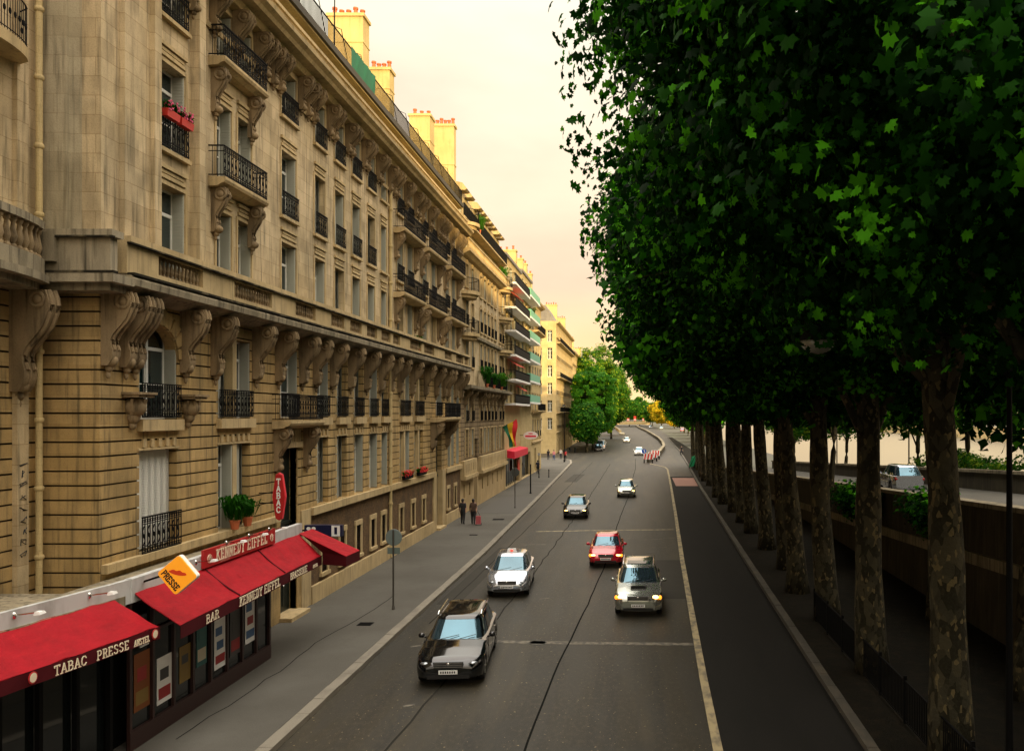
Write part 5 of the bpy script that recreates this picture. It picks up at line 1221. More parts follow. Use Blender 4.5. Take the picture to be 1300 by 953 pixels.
# ---------------------------------------------------------------- cars
def car(lab, x, y, rz_=0, L=4.4, Wd=1.75, H=1.45, pm=None, hood=1.1, a=(1.1, 1.75), d=(3.75, 4.3), zs0=.66, belt=.92, lights='lamp_dim', kindn='hatch', cat='car', z0=0, group=None, plate='white', extras=()):
    t = thing('car', lab, cat, (x, y, z0), rz_, group)
    w2 = Wd / 2; wr = .33 if H < 1.55 else .36; yf, yr = .85, L - .82
    b = MB(); n = 64; ring = []
    def prof(y):
        # shoulder height
        P = [(0, zs0 - .20), (.05, zs0 - .10), (.14, zs0 - .03), (.30, zs0 + .045), (a[0] * .6, (zs0 + belt) / 2 + .04), (a[0], belt), (d[1], belt + .04), (L - .12, belt - .02), (L, belt - .25)]
        for (y0, v0), (y1, v1) in zip(P[:-1], P[1:]):
            if y <= y1: return v0 + (v1 - v0) * (y - y0) / max(1e-6, y1 - y0)
        return P[-1][1]
    for i in range(n + 1):
        y_ = L * i / n
        fr = max(0, (.55 - y_) / .55); rr = max(0, (y_ - (L - .45)) / .45)
        w = w2 * (1 - .30 * fr ** 2.4 - .16 * rr ** 2.2)
        zs = prof(y_); zb = .24 + .06 * fr + .06 * rr
        for yw in (yf, yr):
            if abs(y_ - yw) < wr + .07: zb = max(zb, wr + math.sqrt(max(0, (wr + .07) ** 2 - (y_ - yw) ** 2)) - .02)
        zb = min(zb, zs - .12)
        cr2 = .05 if y_ < a[0] else .03; zi = .26
        pts = [(.0, zi), (.70 * w, zi), (.72 * w, min(zb, zs - .15)), (.97 * w, zb), (1.0 * w, zb + (zs - zb) * .3), (1.0 * w, zb + (zs - zb) * .62), (.955 * w, zs - .02), (.88 * w, zs + cr2 * .45), (.5 * w, zs + cr2 * .95), (0, zs + cr2)]
        ring.append([(-px, y_, pz) for px, pz in pts[::-1]][:-1] + [(px, y_, pz) for px, pz in pts][0:] )
    # ring order: left top -> left bottom -> right bottom -> right top
    m = len(ring[0]); b.v = [p for r_ in ring for p in r_]
    b.f = [(i * m + j, i * m + (j + 1) % m, (i + 1) * m + (j + 1) % m, (i + 1) * m + j) for i in range(n) for j in range(m)] + [tuple(range(m))[::-1], tuple(range(n * m, n * m + m))]
    b.m = [0] * len(b.f); b.build('body', pm, t, smooth=True, angle=38)
    # greenhouse
    wb, wt = w2 * .90, w2 * .70
    def outline(tt, p=5.5, N_=40, off=0):
        y0 = a[0] + (a[1] - a[0]) * tt ** .9; y1 = d[1] + (d[0] - d[1]) * tt ** 1.1; w = wb + (wt - wb) * tt ** 1.25; z = belt - .02 + (H - belt) * tt; r_ = []
        for i in range(N_):
            th = 2 * math.pi * i / N_; c, s = math.cos(th), math.sin(th)
            r_.append(((w + off) * math.copysign(abs(c) ** (2 / p), c), (y0 + y1) / 2 + ((y1 - y0) / 2 + off) * math.copysign(abs(s) ** (2 / p), s), z))
        return r_
    lv = [0, .25, .5, .75, .92]
    g = MB(); N_ = 40; rs = [outline(q) for q in lv]; g.v = [p for r_ in rs for p in r_]
    g.f = [(i * N_ + j, i * N_ + (j + 1) % N_, (i + 1) * N_ + (j + 1) % N_, (i + 1) * N_ + j) for i in range(len(lv) - 1) for j in range(N_)]; g.m = [0] * len(g.f)
    g.build('window_glass', M['carglass'], t, smooth=True, angle=50)
    rf = MB(); rs = [outline(q, off=.006) for q in (.90, .95, 1.0)]; cx = (a[1] + d[0]) / 2
    for sc, dz in ((.9, .022), (.6, .038), (.25, .045)): rs.append([(p[0] * sc, cx + (p[1] - cx) * sc, H + dz) for p in outline(1.0)])
    rf.v = [p for r_ in rs for p in r_]; k = len(rs)
    rf.f = [(i * N_ + j, i * N_ + (j + 1) % N_, (i + 1) * N_ + (j + 1) % N_, (i + 1) * N_ + j) for i in range(k - 1) for j in range(N_)] + [tuple(range((k - 1) * N_, k * N_))]; rf.m = [0] * len(rf.f)
    roof = rf.build('roof', pm, t, smooth=True, angle=40)
    pl = MB(); rs = [outline(q, off=.010, N_=80) for q in (0, .25, .5, .75, .95)]
    def strip_(j0, j1, mi=0):
        for i in range(4): pl.add([rs[i][j0 % 80], rs[i][j1 % 80], rs[i + 1][j1 % 80], rs[i + 1][j0 % 80]], [(0, 1, 2, 3)])
    for j0 in (47, 70): strip_(j0, j0 + 2); strip_(j0 + 1, j0 + 3) 
    for j0 in (7, 30): [strip_(j0 + q, j0 + q + 1) for q in range(3)]
    for j0 in (79, 39): strip_(j0, j0 + 1)
    if kindn in ('wagon', 'suv'):
        for j0 in (3, 36): strip_(j0, j0 + 1)
    pl.build('pillars', pm, t, smooth=True)
    # wheels
    for sx in (-1, 1):
        for yw in (yf, yr):
            wb_ = MB(); wb_.lathe([(wr * .62, -.10), (wr * .97, -.10), (wr, -.06), (wr, .06), (wr * .97, .10), (wr * .62, .10)], (0, 0, 0), 20, 'x'); ww = wb_.build('wheel', M['tyre'], t, (sx * (w2 - .12), yw, wr), smooth=True, angle=40)
            r_ = MB(); r_.lathe([(.03, sx * .05), (wr * .62, sx * .05), (wr * .66, sx * .085), (wr * .60, sx * .09)], (0, 0, 0), 20, 'x')
            for q in range(5):
                an = q * 2 * math.pi / 5; r_.tube([(sx * .08, 0, 0), (sx * .09, math.cos(an) * wr * .6, math.sin(an) * wr * .6)], .03, 4)
            r_.build('rim', M['rim'], ww)
    # face: lights, grille, intake, plate, mirrors
    zl = zs0 - .03
    for sx in (-1, 1):
        h = MB(); h.ell((sx * w2 * .70, .24, zl - .015), .15, .19, .052 if kindn != 'suv' else .075, 12, 8); h.build('headlight', M[lights], t, smooth=True)
        if kindn in ('suv', 'red'): h = MB(); h.ell((sx * w2 * .92, .22, zl - .03), .06, .13, .075, 8, 6); h.build('indicator', M['lamp_sig'], t, smooth=True)
        mr = MB(); mr.ell((sx * (w2 + .10), a[0] + .38, belt + .07), .10, .07, .075, 10, 6); mr.tube([(sx * (w2 - .05), a[0] + .38, belt + .0), (sx * (w2 + .06), a[0] + .38, belt + .05)], .03, 5); mr.build('mirror', pm, t, smooth=True)
        tl = MB(); tl.ell((sx * w2 * .80, L - .06, belt - .12), .13, .07, .10, 8, 6); tl.build('tail_light', mat_tail, t, smooth=True)
        hd = MB()
        for yy in (a[0] + 1.15, a[0] + 2.1): hd.box(sx * w2 - .012 if sx > 0 else -w2 - .02, sx * w2 + .02 if sx > 0 else -w2 + .012, yy, yy + .16, belt - .14, belt - .115)
        hd.build('door_handle', M['chrome'] if kindn == 'wagon' else pm, t)
    g = MB(); gw = w2 * .42; g.prism([(-gw, zl - .10), (gw, zl - .10), (gw * 1.05, zl + .05), (-gw * 1.05, zl + .05)], -.012, .05); gr = g.build('grille', M['blackplastic'], t)
    g = MB()
    for q in range(3): g.box(-gw, gw, -.025, -.012, zl - .08 + q * .05, zl - .065 + q * .05)
    if kindn == 'suv': g.box(-gw - .03, -gw, -.03, .02, zl - .12, zl + .07); g.box(gw, gw + .03, -.03, .02, zl - .12, zl + .07)
    g.ell((0, -.03, zl), .05, .015, .05, 10, 6); g.build('grille_bar', M['chrome'], gr)
    g = MB(); g.box(-w2 * .62, w2 * .62, -.012, .1, .27, .37); g.build('air_intake', M['blackplastic'], t)
    g = MB(); g.box(-.26, .26, -.035, -.014, .40, .51); pt = g.build('number_plate', M['white'], t)
    g = MB()
    for q in range(7): g.box(-.21 + q * .062, -.175 + q * .062, -.038, -.0355, .425, .485)
    g.build('plate_characters', M['inkblack'], pt)
    wp = MB()
    for s0, s1 in ((-.55, .1), (.05, .62)): wp.tube([(s0 * w2, a[0] - .02, belt + .035), (s1 * w2, a[0] + .16, belt + .13)], .010, 4)
    wp.build('wiper', M['blackplastic'], t)
    sm = MB()      # shut lines along the flanks
    for sx in (-1, 1):
        for yy in (a[0] + .30, a[0] + 1.35, min(d[1] - .15, a[0] + 2.35)): sm.box(sx * w2 * .998 - .006, sx * w2 * .998 + .006, yy, yy + .012, .34, belt - .05)
    sm.build('door_gap', M['blackplastic'], t)
    if 'rails' in extras:
        for sx in (-1, 1):
            q = MB(); q.tube([(sx * wt * .98, a[1] + .25, H + .0), (sx * wt * .98, a[1] + .45, H + .07), (sx * wt * .98, d[0] - .25, H + .07), (sx * wt * .98, d[0] - .05, H + .0)], .022, 6); q.build('roof_rail', M['chrome'], t)
    if 'taxi' in extras:
        q = MB(); q.add([(-.22, a[1] + .28, H + .035), (.22, a[1] + .28, H + .035), (.22, a[1] + .46, H + .035), (-.22, a[1] + .46, H + .035), (-.17, a[1] + .33, H + .19), (.17, a[1] + .33, H + .19), (.17, a[1] + .42, H + .19), (-.17, a[1] + .42, H + .19)], [(0, 3, 2, 1), (4, 5, 6, 7), (0, 1, 5, 4), (1, 2, 6, 5), (2, 3, 7, 6), (3, 0, 4, 7)]); s_ = q.build('taxi_light', M['white'], t)
        q = MB(); q.ell((0, a[1] + .29, H + .11), .07, .03, .045, 10, 6); q.build('lamp', mat('red_taxi_lamp', (.8, .05, .03), .4, emit=(1, .1, .05), es=.6), s_)
    if 'sunroof' in extras:
        q = MB(); q.box(-wt * .72, wt * .72, a[1] + .16, a[1] + .86, H + .02, H + .052); q.build('sunroof', M['carglass'], t)
    if 'scoop' in extras:
        q = MB(); q.add([(-.30, .62, belt - .06), (.30, .62, belt - .06), (.30, .98, belt + .03), (-.30, .98, belt + .03), (-.28, .62, belt + .03), (.28, .62, belt + .03), (.28, .98, belt + .07), (-.28, .98, belt + .07)], [(4, 5, 6, 7), (1, 2, 6, 5), (2, 3, 7, 6), (3, 0, 4, 7)]); s_ = q.build('bonnet_scoop', pm, t)
        q = MB(); q.box(-.27, .27, .605, .625, belt - .045, belt + .02); q.build('opening', M['blackplastic'], s_)
    if 'stripe' in extras: pass
    return t
mat_tail = mat('tail_light_red', (.35, .01, .01), .2, spec=.8)
black = mat('black_car_paint', (.003, .004, .005), .08, spec=.3, coat=.8); silver = paint('silver_car_paint', (.42, .45, .50), .75); champ = paint('grey_champagne_paint', (.36, .38, .34), .7); redp = paint('red_car_paint', (.50, .008, .025), .3); whitep = paint('white_car_paint', (.70, .70, .68), .1); greyp = paint('dark_grey_paint', (.05, .055, .06), .6)
car('black estate car with chrome roof rails, nearest in the left lane', -5.15, 22.9, R(4), 4.8, 1.88, 1.50, black, a=(1.35, 2.05), d=(4.35, 4.7), zs0=.70, belt=.96, kindn='wagon', extras=('rails',))
car('silver taxi with a white roof lamp in the left lane', -5.25, 34.1, R(3), 4.4, 1.76, 1.50, silver, a=(.85, 1.85), d=(3.35, 4.25), zs0=.68, belt=.96, kindn='prius', extras=('taxi',))
car('grey off-roader with a sunroof and lit headlamps in the right lane', .15, 30.8, R(-1), 4.5, 1.80, 1.62, champ, a=(1.25, 1.85), d=(4.1, 4.42), zs0=.78, belt=1.04, lights='lamp_on', kindn='suv', extras=('sunroof', 'scoop', 'rails'))
car('red hatchback with amber lit lamps in the middle lane', -1.4, 40.7, R(0), 3.95, 1.70, 1.38, redp, a=(1.15, 1.85), d=(3.2, 3.85), zs0=.66, belt=.90, lights='lamp_on', kindn='red')
car('black saloon with lit headlamps farther up the left lane', -4.25, 59.6, R(1), 4.5, 1.80, 1.45, black, lights='lamp_on')
car('grey hatchback with lit headlamps farther up the right lane', -.7, 74.8, 0, 4.1, 1.72, 1.45, champ, lights='lamp_on')
car('small white car passing the striped barriers at the underpass', .9, 150, 0, 4.2, 1.75, 1.45, whitep)
car('white car beyond the underpass barriers in the sunken lanes', -2.0, 216, 0, 4.2, 1.75, 1.5, whitep)
car('tiny dark car far up the left side lane by the short wall', -10.6, 390, 0, 4.4, 1.8, 1.5, black)
car('small silver car right of the underpass wall by the far slab', 8.8, 436, 0, 4.4, 1.8, 1.5, silver)
car('small pale grey car farthest right of the underpass wall', 13.2, 400, 0, 4.4, 1.8, 1.5, champ)
car('small dark red car under the far end of the tree row', 20.5, 350, 0, 4.4, 1.8, 1.5, redp)
car('black parked car nearest the clipped trees at the left kerb', -7.2, 166, 0, 4.3, 1.75, 1.5, black, lights='lamp_dim')
car('white parked van behind the black parked car', -7.1, 173.5, 0, 4.9, 1.9, 2.0, whitep, kindn='suv', cat='van', belt=1.1, zs0=.85)
car('dark parked car behind the white van', -7.2, 181, 0, 4.3, 1.75, 1.5, greyp)
car('white parked car farthest back beside the clipped trees', -7.3, 188, 0, 4.3, 1.75, 1.5, whitep)
car('silver car on the raised quay road behind the trunks', 15.3, 49.5, R(180 - 3), 4.3, 1.75, 1.5, silver, z0=rz(51.5) + .1, group=None)

# ---------------------------------------------------------------- people
def person(lab, x, y, z, h, top, legs, rz_=0, stride=.25, arm=.15, hairc=None, skirt=False, group=None):
    t = thing('person', lab, 'person', (x, y, z), rz_, group); s = h / 1.75
    J = {'pelvis': (0, 0, .95), 'waist': (0, .01, 1.10), 'chest': (0, .0, 1.30), 'neck': (0, -.01, 1.47), 'jaw': (0, -.03, 1.56), 'head': (0, -.02, 1.64), 'crown': (0, .0, 1.70),
         'shl': (.17, 0, 1.41), 'ell': (.23, .03 - arm * .3, 1.14), 'wrl': (.24, -arm, .90), 'hal': (.235, -arm - .03, .80), 'shr': (-.17, 0, 1.41), 'elr': (-.23, .03 + arm * .3, 1.14), 'wrr': (-.24, arm, .90), 'har': (-.235, arm + .0, .80),
         'hil': (.09, 0, .90), 'knl': (.10, -stride * .6, .50), 'anl': (.10, -stride * .55, .10), 'tol': (.11, -stride * .55 - .16, .035), 'hir': (-.09, 0, .90), 'knr': (-.10, stride * .25, .50), 'anr': (-.10, stride * .95, .13), 'tor': (-.11, stride * .95 - .15, .04)}
    rad = dict(pelvis=.17, waist=.155, chest=.18, neck=.055, jaw=.075, head=.095, crown=.06, shl=.085, ell=.06, wrl=.042, hal=.045, shr=.085, elr=.06, wrr=.042, har=.045, hil=.125, knl=.08, anl=.055, tol=.05, hir=.125, knr=.08, anr=.055, tor=.05)
    E = [('pelvis', 'waist'), ('waist', 'chest'), ('chest', 'neck'), ('neck', 'jaw'), ('jaw', 'head'), ('head', 'crown'), ('chest', 'shl'), ('shl', 'ell'), ('ell', 'wrl'), ('wrl', 'hal'), ('chest', 'shr'), ('shr', 'elr'), ('elr', 'wrr'), ('wrr', 'har'), ('pelvis', 'hil'), ('hil', 'knl'), ('knl', 'anl'), ('anl', 'tol'), ('pelvis', 'hir'), ('hir', 'knr'), ('knr', 'anr'), ('anr', 'tor')]
    nm = list(J); me = bpy.data.meshes.new('tmp'); me.from_pydata([tuple(c * s for c in J[k]) for k in nm], [(nm.index(a_), nm.index(b_)) for a_, b_ in E], [])
    o = bpy.data.objects.new('tmp', me); COL.objects.link(o); sm = o.modifiers.new('s', 'SKIN')
    for i, k in enumerate(nm):
        v = me.skin_vertices[0].data[i]; r_ = rad[k] * s; v.radius = (r_, r_ * (.75 if k in ('chest', 'waist', 'pelvis') else 1)); v.use_root = (k == 'pelvis')
    o.modifiers.new('u', 'SUBSURF').levels = 2
    dg = bpy.context.evaluated_depsgraph_get(); dg.update(); m2 = bpy.data.meshes.new_from_object(o.evaluated_get(dg)); m2.name = 'body'
    bpy.data.objects.remove(o); m2.materials.clear()
    for q in (M['skin'], top, legs, M['inkblack']): m2.materials.append(q)
    for p in m2.polygons:
        c = p.center / s; p.use_smooth = True
        if c.z > 1.47: p.material_index = 0
        elif c.z > .93 and abs(c.x) < .26 and not (abs(c.x) > .2 and c.z < 1.13): p.material_index = 1
        elif abs(c.x) > .19 and c.z > .7: p.material_index = 0
        elif c.z > .12: p.material_index = 2
        else: p.material_index = 3
    link('body', m2, t)
    hb = MB(); hb.ell((0, .02 * s, 1.67 * s), .108 * s, .115 * s, .10 * s, 10, 7); hb.ell((0, .065 * s, 1.60 * s), .09 * s, .06 * s, .10 * s, 8, 6); hb.build('hair', hairc or M['hair'], t, smooth=True)
    f = MB(); f.ell((0, -.125 * s, 1.605 * s), .014 * s, .022 * s, .022 * s, 6, 4); f.build('nose', M['skin'], t)
    f = MB(); f.ell((.035 * s, -.103 * s, 1.635 * s), .012 * s, .008 * s, .008 * s, 6, 4); f.ell((-.035 * s, -.103 * s, 1.635 * s), .012 * s, .008 * s, .008 * s, 6, 4); f.build('eyes', M['inkblack'], t)
    if skirt:
        k = MB(); k.lathe([(.30 * s, .45 * s), (.22 * s, .75 * s), (.145 * s, 1.02 * s)], n=14); k.build('skirt', legs, t, smooth=True)
    return t
cl = lambda n, c: mat(n, c, .85)
dk = cl('dark_cloth', (.012, .012, .014)); nv = cl('navy_cloth', (.02, .022, .04)); rd = cl('red_cloth', (.45, .03, .03)); pk = cl('pink_cloth', (.60, .22, .24)); wt_ = cl('pale_cloth', (.5, .48, .44)); br = cl('brown_cloth', (.07, .04, .025)); bl = cl('blue_cloth', (.05, .09, .22))
person('person in dark clothes walking away along the wall, left of the pair', -11.6, 56, .13, 1.72, dk, dk, R(180), .22)
person('person in brown top walking away beside a pink trolley bag, right of the pair', -10.85, 55.8, .13, 1.74, br, dk, R(180), .2)
t = thing('trolley_bag', 'pink and dark two-wheeled trolley bag pulled along the pavement', 'bag', (-10.45, 55.5, .13))
b = MB(); b.add([(-.17, -.12, .08), (.17, -.12, .08), (.17, .12, .08), (-.17, .12, .08), (-.15, -.09, .62), (.15, -.09, .62), (.15, .1, .62), (-.15, .1, .62)], [(0, 3, 2, 1), (4, 5, 6, 7), (0, 1, 5, 4), (1, 2, 6, 5), (2, 3, 7, 6), (3, 0, 4, 7)]); b.build('bag_body', cl('faded_pink_fabric', (.38, .08, .09)), t)
for s_ in (-1, 1): b = MB(); b.lathe([(.01, -.02), (.075, -.02), (.075, .02), (.01, .02)], (s_ * .17, .1, .075), 10, 'x'); b.build('wheel', M['tyre'], t)
b = MB(); b.tube([(-.11, .1, .6), (-.16, .12, .92), (-.10, .12, .95), (.11, .1, .6)], .012, 5); b.build('handle', M['iron'], t)
person('person in a red shirt on the far pavement, rightmost of the group', -10.9, 131, .13, 1.75, rd, dk, R(180), .1)
person('person in pink on the far pavement, middle of the group', -12.9, 133, .13, 1.65, pk, bl, R(20), .2)
person('person in dark clothes leftmost in the far pavement group', -13.9, 134, .13, 1.7, dk, nv, R(180), .15)
person('person in pale shirt standing behind the far pavement group', -12.1, 136.5, .13, 1.7, wt_, nv, R(0), .05)
person('person by the shop front on the left pavement beyond the posts', -12.0, 103, .13, 1.7, nv, dk, R(180), .2)
person('person in a dark dress crossing the road right of the striped barriers', 9.6 * 1.0 - .9, 152, 0, 1.68, dk, dk, R(30), .25, skirt=True)
# motor scooters parked under the far left trees
def scooter(x, y, lab):
    t = thing('motor_scooter', lab, 'scooter', (x, y, .0), R(10)); b = MB(); b.ell((0, .55, .6), .16, .45, .2); b.add([(-.2, -.45, .3), (.2, -.45, .3), (.16, -.35, 1.0), (-.16, -.35, 1.0), (-.15, -.3, .3), (.15, -.3, .3), (.12, -.25, 1.0), (-.12, -.25, 1.0)], [(0, 1, 2, 3), (7, 6, 5, 4), (0, 4, 5, 1), (1, 5, 6, 2), (2, 6, 7, 3), (3, 7, 4, 0)]); b.box(-.15, .15, -.3, .3, .25, .33); b.build('body', black, t)
    for yy in (-.6, .75): b = MB(); b.lathe([(.1, -.05), (.25, -.05), (.25, .05), (.1, .05)], (0, yy, .25), 14, 'x'); b.build('wheel', M['tyre'], t)
    b = MB(); b.tube([(-.3, -.3, 1.05), (0, -.35, 1.0), (.3, -.3, 1.05)], .02, 5); b.build('handlebar', M['iron'], t); b = MB(); b.ell((0, .5, .82), .14, .4, .07); b.build('seat', M['blackplastic'], t)
scooter(-12.6, 161, 'dark motor scooter parked left of the small tree trunk'); scooter(-11.6, 162, 'dark motor scooter parked nearest the small tree trunk')
# ---------------------------------------------------------------- trees
def leaf_template(kind):
    if kind == 'lobed':      # five-lobed plane leaf, folded a little along the rib
        ang = [-90, -62, -28, 0, 24, 55, 72, 90, 108, 125, 156, 180, 208, 242]; rad = [.18, .66, .60, .92, .62, .94, .66, 1.15, .66, .94, .62, .92, .60, .66]
        P = [(0, 0, 0)] + [(r * math.cos(R(a)), r * math.sin(R(a)), -.16 * abs(math.cos(R(a))) * r - .12 * r * r) for a, r in zip(ang, rad)]
        n = len(ang); T = [(0, i + 1, (i + 1) % n + 1) for i in range(n)]
    elif kind == 'kite':
        P = [(0, -.8, 0), (.85, -.1, -.2), (.35, .35, -.05), (0, 1.05, -.15), (-.35, .35, -.05), (-.85, -.1, -.2)]; T = [(0, 1, 2), (0, 2, 3), (0, 3, 4), (0, 4, 5)]
    else:
        P = [(0, -.8, 0), (.75, 0, -.15), (0, .9, 0), (-.75, 0, -.15)]; T = [(0, 1, 2), (0, 2, 3)]
    return np.array(P), np.array(T)
def leaves_mesh(name, pts, nrm, size, kind, mats, w, jitter=.55, seed=1, clump=None):
    """one leaf per point, facing about along its normal"""
    r = np.random.default_rng(seed); P, T = leaf_template(kind); n = len(pts)
    nn = nrm + r.normal(0, jitter, (n, 3)); nn /= np.linalg.norm(nn, axis=1)[:, None] + 1e-9
    dn = np.tile([0, 0, -1.0], (n, 1)) + r.normal(0, .7, (n, 3)); v = dn - nn * np.sum(dn * nn, axis=1)[:, None]; v /= np.linalg.norm(v, axis=1)[:, None] + 1e-9
    u = np.cross(v, nn); s = size * r.uniform(.5, 1.45, n) / 2
    V = pts[:, None, :] + s[:, None, None] * (P[None, :, 0:1] * u[:, None, :] + P[None, :, 1:2] * v[:, None, :] + P[None, :, 2:3] * nn[:, None, :])
    F = (T[None] + (np.arange(n) * len(P))[:, None, None]).reshape(-1, 3)
    me = bpy.data.meshes.new(name); me.vertices.add(n * len(P)); me.vertices.foreach_set('co', V.reshape(-1).astype(np.float32))
    me.loops.add(len(F) * 3); me.loops.foreach_set('vertex_index', F.reshape(-1).astype(np.int32))
    me.polygons.add(len(F)); me.polygons.foreach_set('loop_start', np.arange(0, len(F) * 3, 3, dtype=np.int32)); me.polygons.foreach_set('loop_total', np.full(len(F), 3, np.int32))
    for m in mats: me.materials.append(m)
    mi0 = r.choice(len(mats), n, p=w)
    fld = np.sin(pts[:, 0] * 1.9 + seed) * np.sin(pts[:, 1] * 2.3 + 1) * np.sin(pts[:, 2] * 2.1 + 2 * seed) + r.normal(0, .16, n)
    qs = np.quantile(fld, np.cumsum(w)[:-1]); mi1 = np.digitize(fld, qs); mi0 = np.where(r.random(n) < .72, mi1, mi0)
    mi = np.repeat(mi0, len(T)).astype(np.int32); me.polygons.foreach_set('material_index', mi)
    me.update(); me.validate(); return me
def crown_points(c, rad, p, nclump, nleaf, csize, zcut=None, seed=1, inner=.72, flat=.6):
    r = np.random.default_rng(seed); pts = []; nr = []
    c = np.array(c); rad = np.array(rad); k = 0
    while k < nclump:
        d = r.normal(0, 1, 3); d /= np.linalg.norm(d)
        q = d / (np.sum(np.abs(d) ** p) ** (1 / p)) * r.uniform(inner, 1.0) ** .7
        bump = 1 + .14 * math.sin(d[0] * 5 + seed) * math.sin(d[1] * 4 + 1) + .07 * math.sin(d[2] * 9 + seed * 2)
        pos = c + q * rad * bump
        if zcut is not None and pos[2] < zcut(pos): continue
        out = d / rad; out /= np.linalg.norm(out); cs = csize * r.uniform(.6, 1.35); n = int(nleaf * (cs / csize) ** 2)
        g = np.clip(r.normal(0, .5, (n, 3)), -.85, .85) * cs; g[:, 2] *= flat
        pts.append(pos + g); up = np.array([0, 0, .55]); gg = g / (np.linalg.norm(g, axis=1)[:, None] + .1)
        nr.append(out * .7 + up + gg * .5); k += 1
    return np.concatenate(pts), np.concatenate(nr)
def trunk_mesh(h, r0, lean, crown_c, crown_r, seed, nl=9, fork=.5):
    random.seed(seed); b = MB(); n = 12; path = []; rs = []
    for i in range(n + 1):
        u = i / n; z = h * u; path.append((lean[0] * u + .10 * math.sin(u * 5 + seed), lean[1] * u + .07 * math.sin(u * 4 + seed * 2), z - .1 * (i == 0))); rs.append(r0 * (1.25 if i == 0 else 1.08 if i == 1 else 1) * (1 - .45 * u) * (1 + .05 * math.sin(seed + i * 2.1)))
    b.tube(path, rs, 14); b1 = b
    b2 = MB()
    for k in range(nl):
        u = fork + (1 - fork) * (k + .5) / nl; i = u * n; i0 = int(i); p = Vector(path[i0]).lerp(Vector(path[min(n, i0 + 1)]), i - i0)
        a = k * 2.4 + seed; tgt = Vector(crown_c) + Vector((math.cos(a) * crown_r[0] * .75, math.sin(a) * crown_r[1] * .7, crown_r[2] * random.uniform(-.3, .6)))
        mid = p.lerp(tgt, .45) + Vector((0, 0, .8)); rr = r0 * .42 * (1 - .4 * u)
        b2.tube([p, p.lerp(mid, .5) + Vector((0, 0, -.1)), mid, mid.lerp(tgt, .5) + Vector((0, 0, .25)), tgt], [rr, rr * .8, rr * .6, rr * .4, rr * .18], 7)
        for q in range(3):
            t2_ = tgt + Vector((random.uniform(-2, 2), random.uniform(-1.5, 1.5), random.uniform(-1.5, 1.8))); s0 = mid.lerp(tgt, random.uniform(.1, .8)); b2.tube([s0, s0.lerp(t2_, .5) + Vector((0, 0, .2)), t2_], [rr * .3, rr * .2, rr * .07], 5)
    return b1.mesh('trunk', M['bark'], True), b2.mesh('limbs', M['bark'], True)
def make_tree(name, loc, lab, cat, meshes, scale=(1, 1, 1), rz_=0, group=None):
    t = thing(name, lab, cat, loc, rz_, group); t.scale = scale
    for nm, me in meshes: link(nm, me, t)
    return t
# plane trees of the riverside row: x is across the street (towards the road = -x), crown reaches about 8 m over the road
def plane_proto(seed, kind, size, ncl, nlf, w, leafm, top=21, reach=8.3, ry=3.9, z0=7.4, notch=None, lean=(-.7, .1), cap=None):
    cz = (z0 + top) / 2; c = (-.9, 0, cz); rad = (reach, ry, (top - z0) / 2 + .6)
    zc = lambda p: z0 + max(0, -p[0] - 4.2) * .95 + .8 * math.sin(p[0] * 1.5 + seed) * math.cos(p[1] * 1.3 + seed) - max(0, p[0] - .8) * .42
    pts, nr = crown_points(c, rad, 2.5, ncl, nlf, 1.05, zc, seed, .55)
    if cap:
        keep = ~((pts[:, 0] < -5.9) & (pts[:, 2] > cap + (pts[:, 0] + 5.9) * .8)); pts, nr = pts[keep], nr[keep]
    if notch:
        keep = ~notch(pts); pts, nr = pts[keep], nr[keep]
    cm = leaves_mesh('crown', pts, nr, size, kind, leafm, w, .5, seed)
    tm, lm = trunk_mesh(12.5, .44 if kind == 'lobed' else .43, lean, c, rad, seed, 11, .55)
    return [('trunk', tm), ('limbs', lm), ('crown', cm)]
Wd_ = [.50, .34, .16]
over = plane_proto(3, 'lobed', .18, 450, 200, Wd_, LEAF, 22, 7.2, 4.3, 8.4, None, (-.5, .1))
near = plane_proto(4, 'lobed', .19, 430, 185, Wd_, LEAF, 19, 7.2, 4.0, 9.3, None, (-.5, .1), 17.5)
near2 = plane_proto(5, 'lobed', .19, 420, 195, Wd_, LEAF, 18, 7.35, 3.9, 9.3, None, (-.75, .1), 14.0)
mid_ = plane_proto(8, 'kite', .34, 330, 100, Wd_, LEAF, 19.5, 7.15, 3.9, 8.2, None, (-.6, -.1), 17.5)
mid2 = plane_proto(9, 'kite', .34, 330, 100, Wd_, LEAF, 19.2, 7.2, 3.8, 8.0, None, (-.35, .2), 17.5)
ordn = ['nearest', 'second', 'third', 'fourth', 'fifth', 'sixth', 'seventh', 'eighth', 'ninth', 'tenth', 'eleventh', 'twelfth', 'thirteenth', 'fourteenth', 'fifteenth', 'sixteenth', 'seventeenth', 'eighteenth', 'nineteenth', 'twentieth']
TY = [18.0, 23.9, 30, 34.8, 40.3, 46, 51.5, 57, 63, 68.5, 74, 80, 86, 92, 98, 104, 110, 116, 121]
GR = 'plane trees in the row beside the bus lane'
make_tree('plane_tree', (7.4, 9.8, .1), 'overhanging plane tree whose big leaves fill the top right corner', 'tree', over, (.94, 1, .98), R(3), GR)
make_tree('plane_tree', (7.2, 13.2, .1), 'plane tree with foliage reaching over the road at the top of the view', 'tree', over, (1.02, -1, 1.04), R(-4), GR)
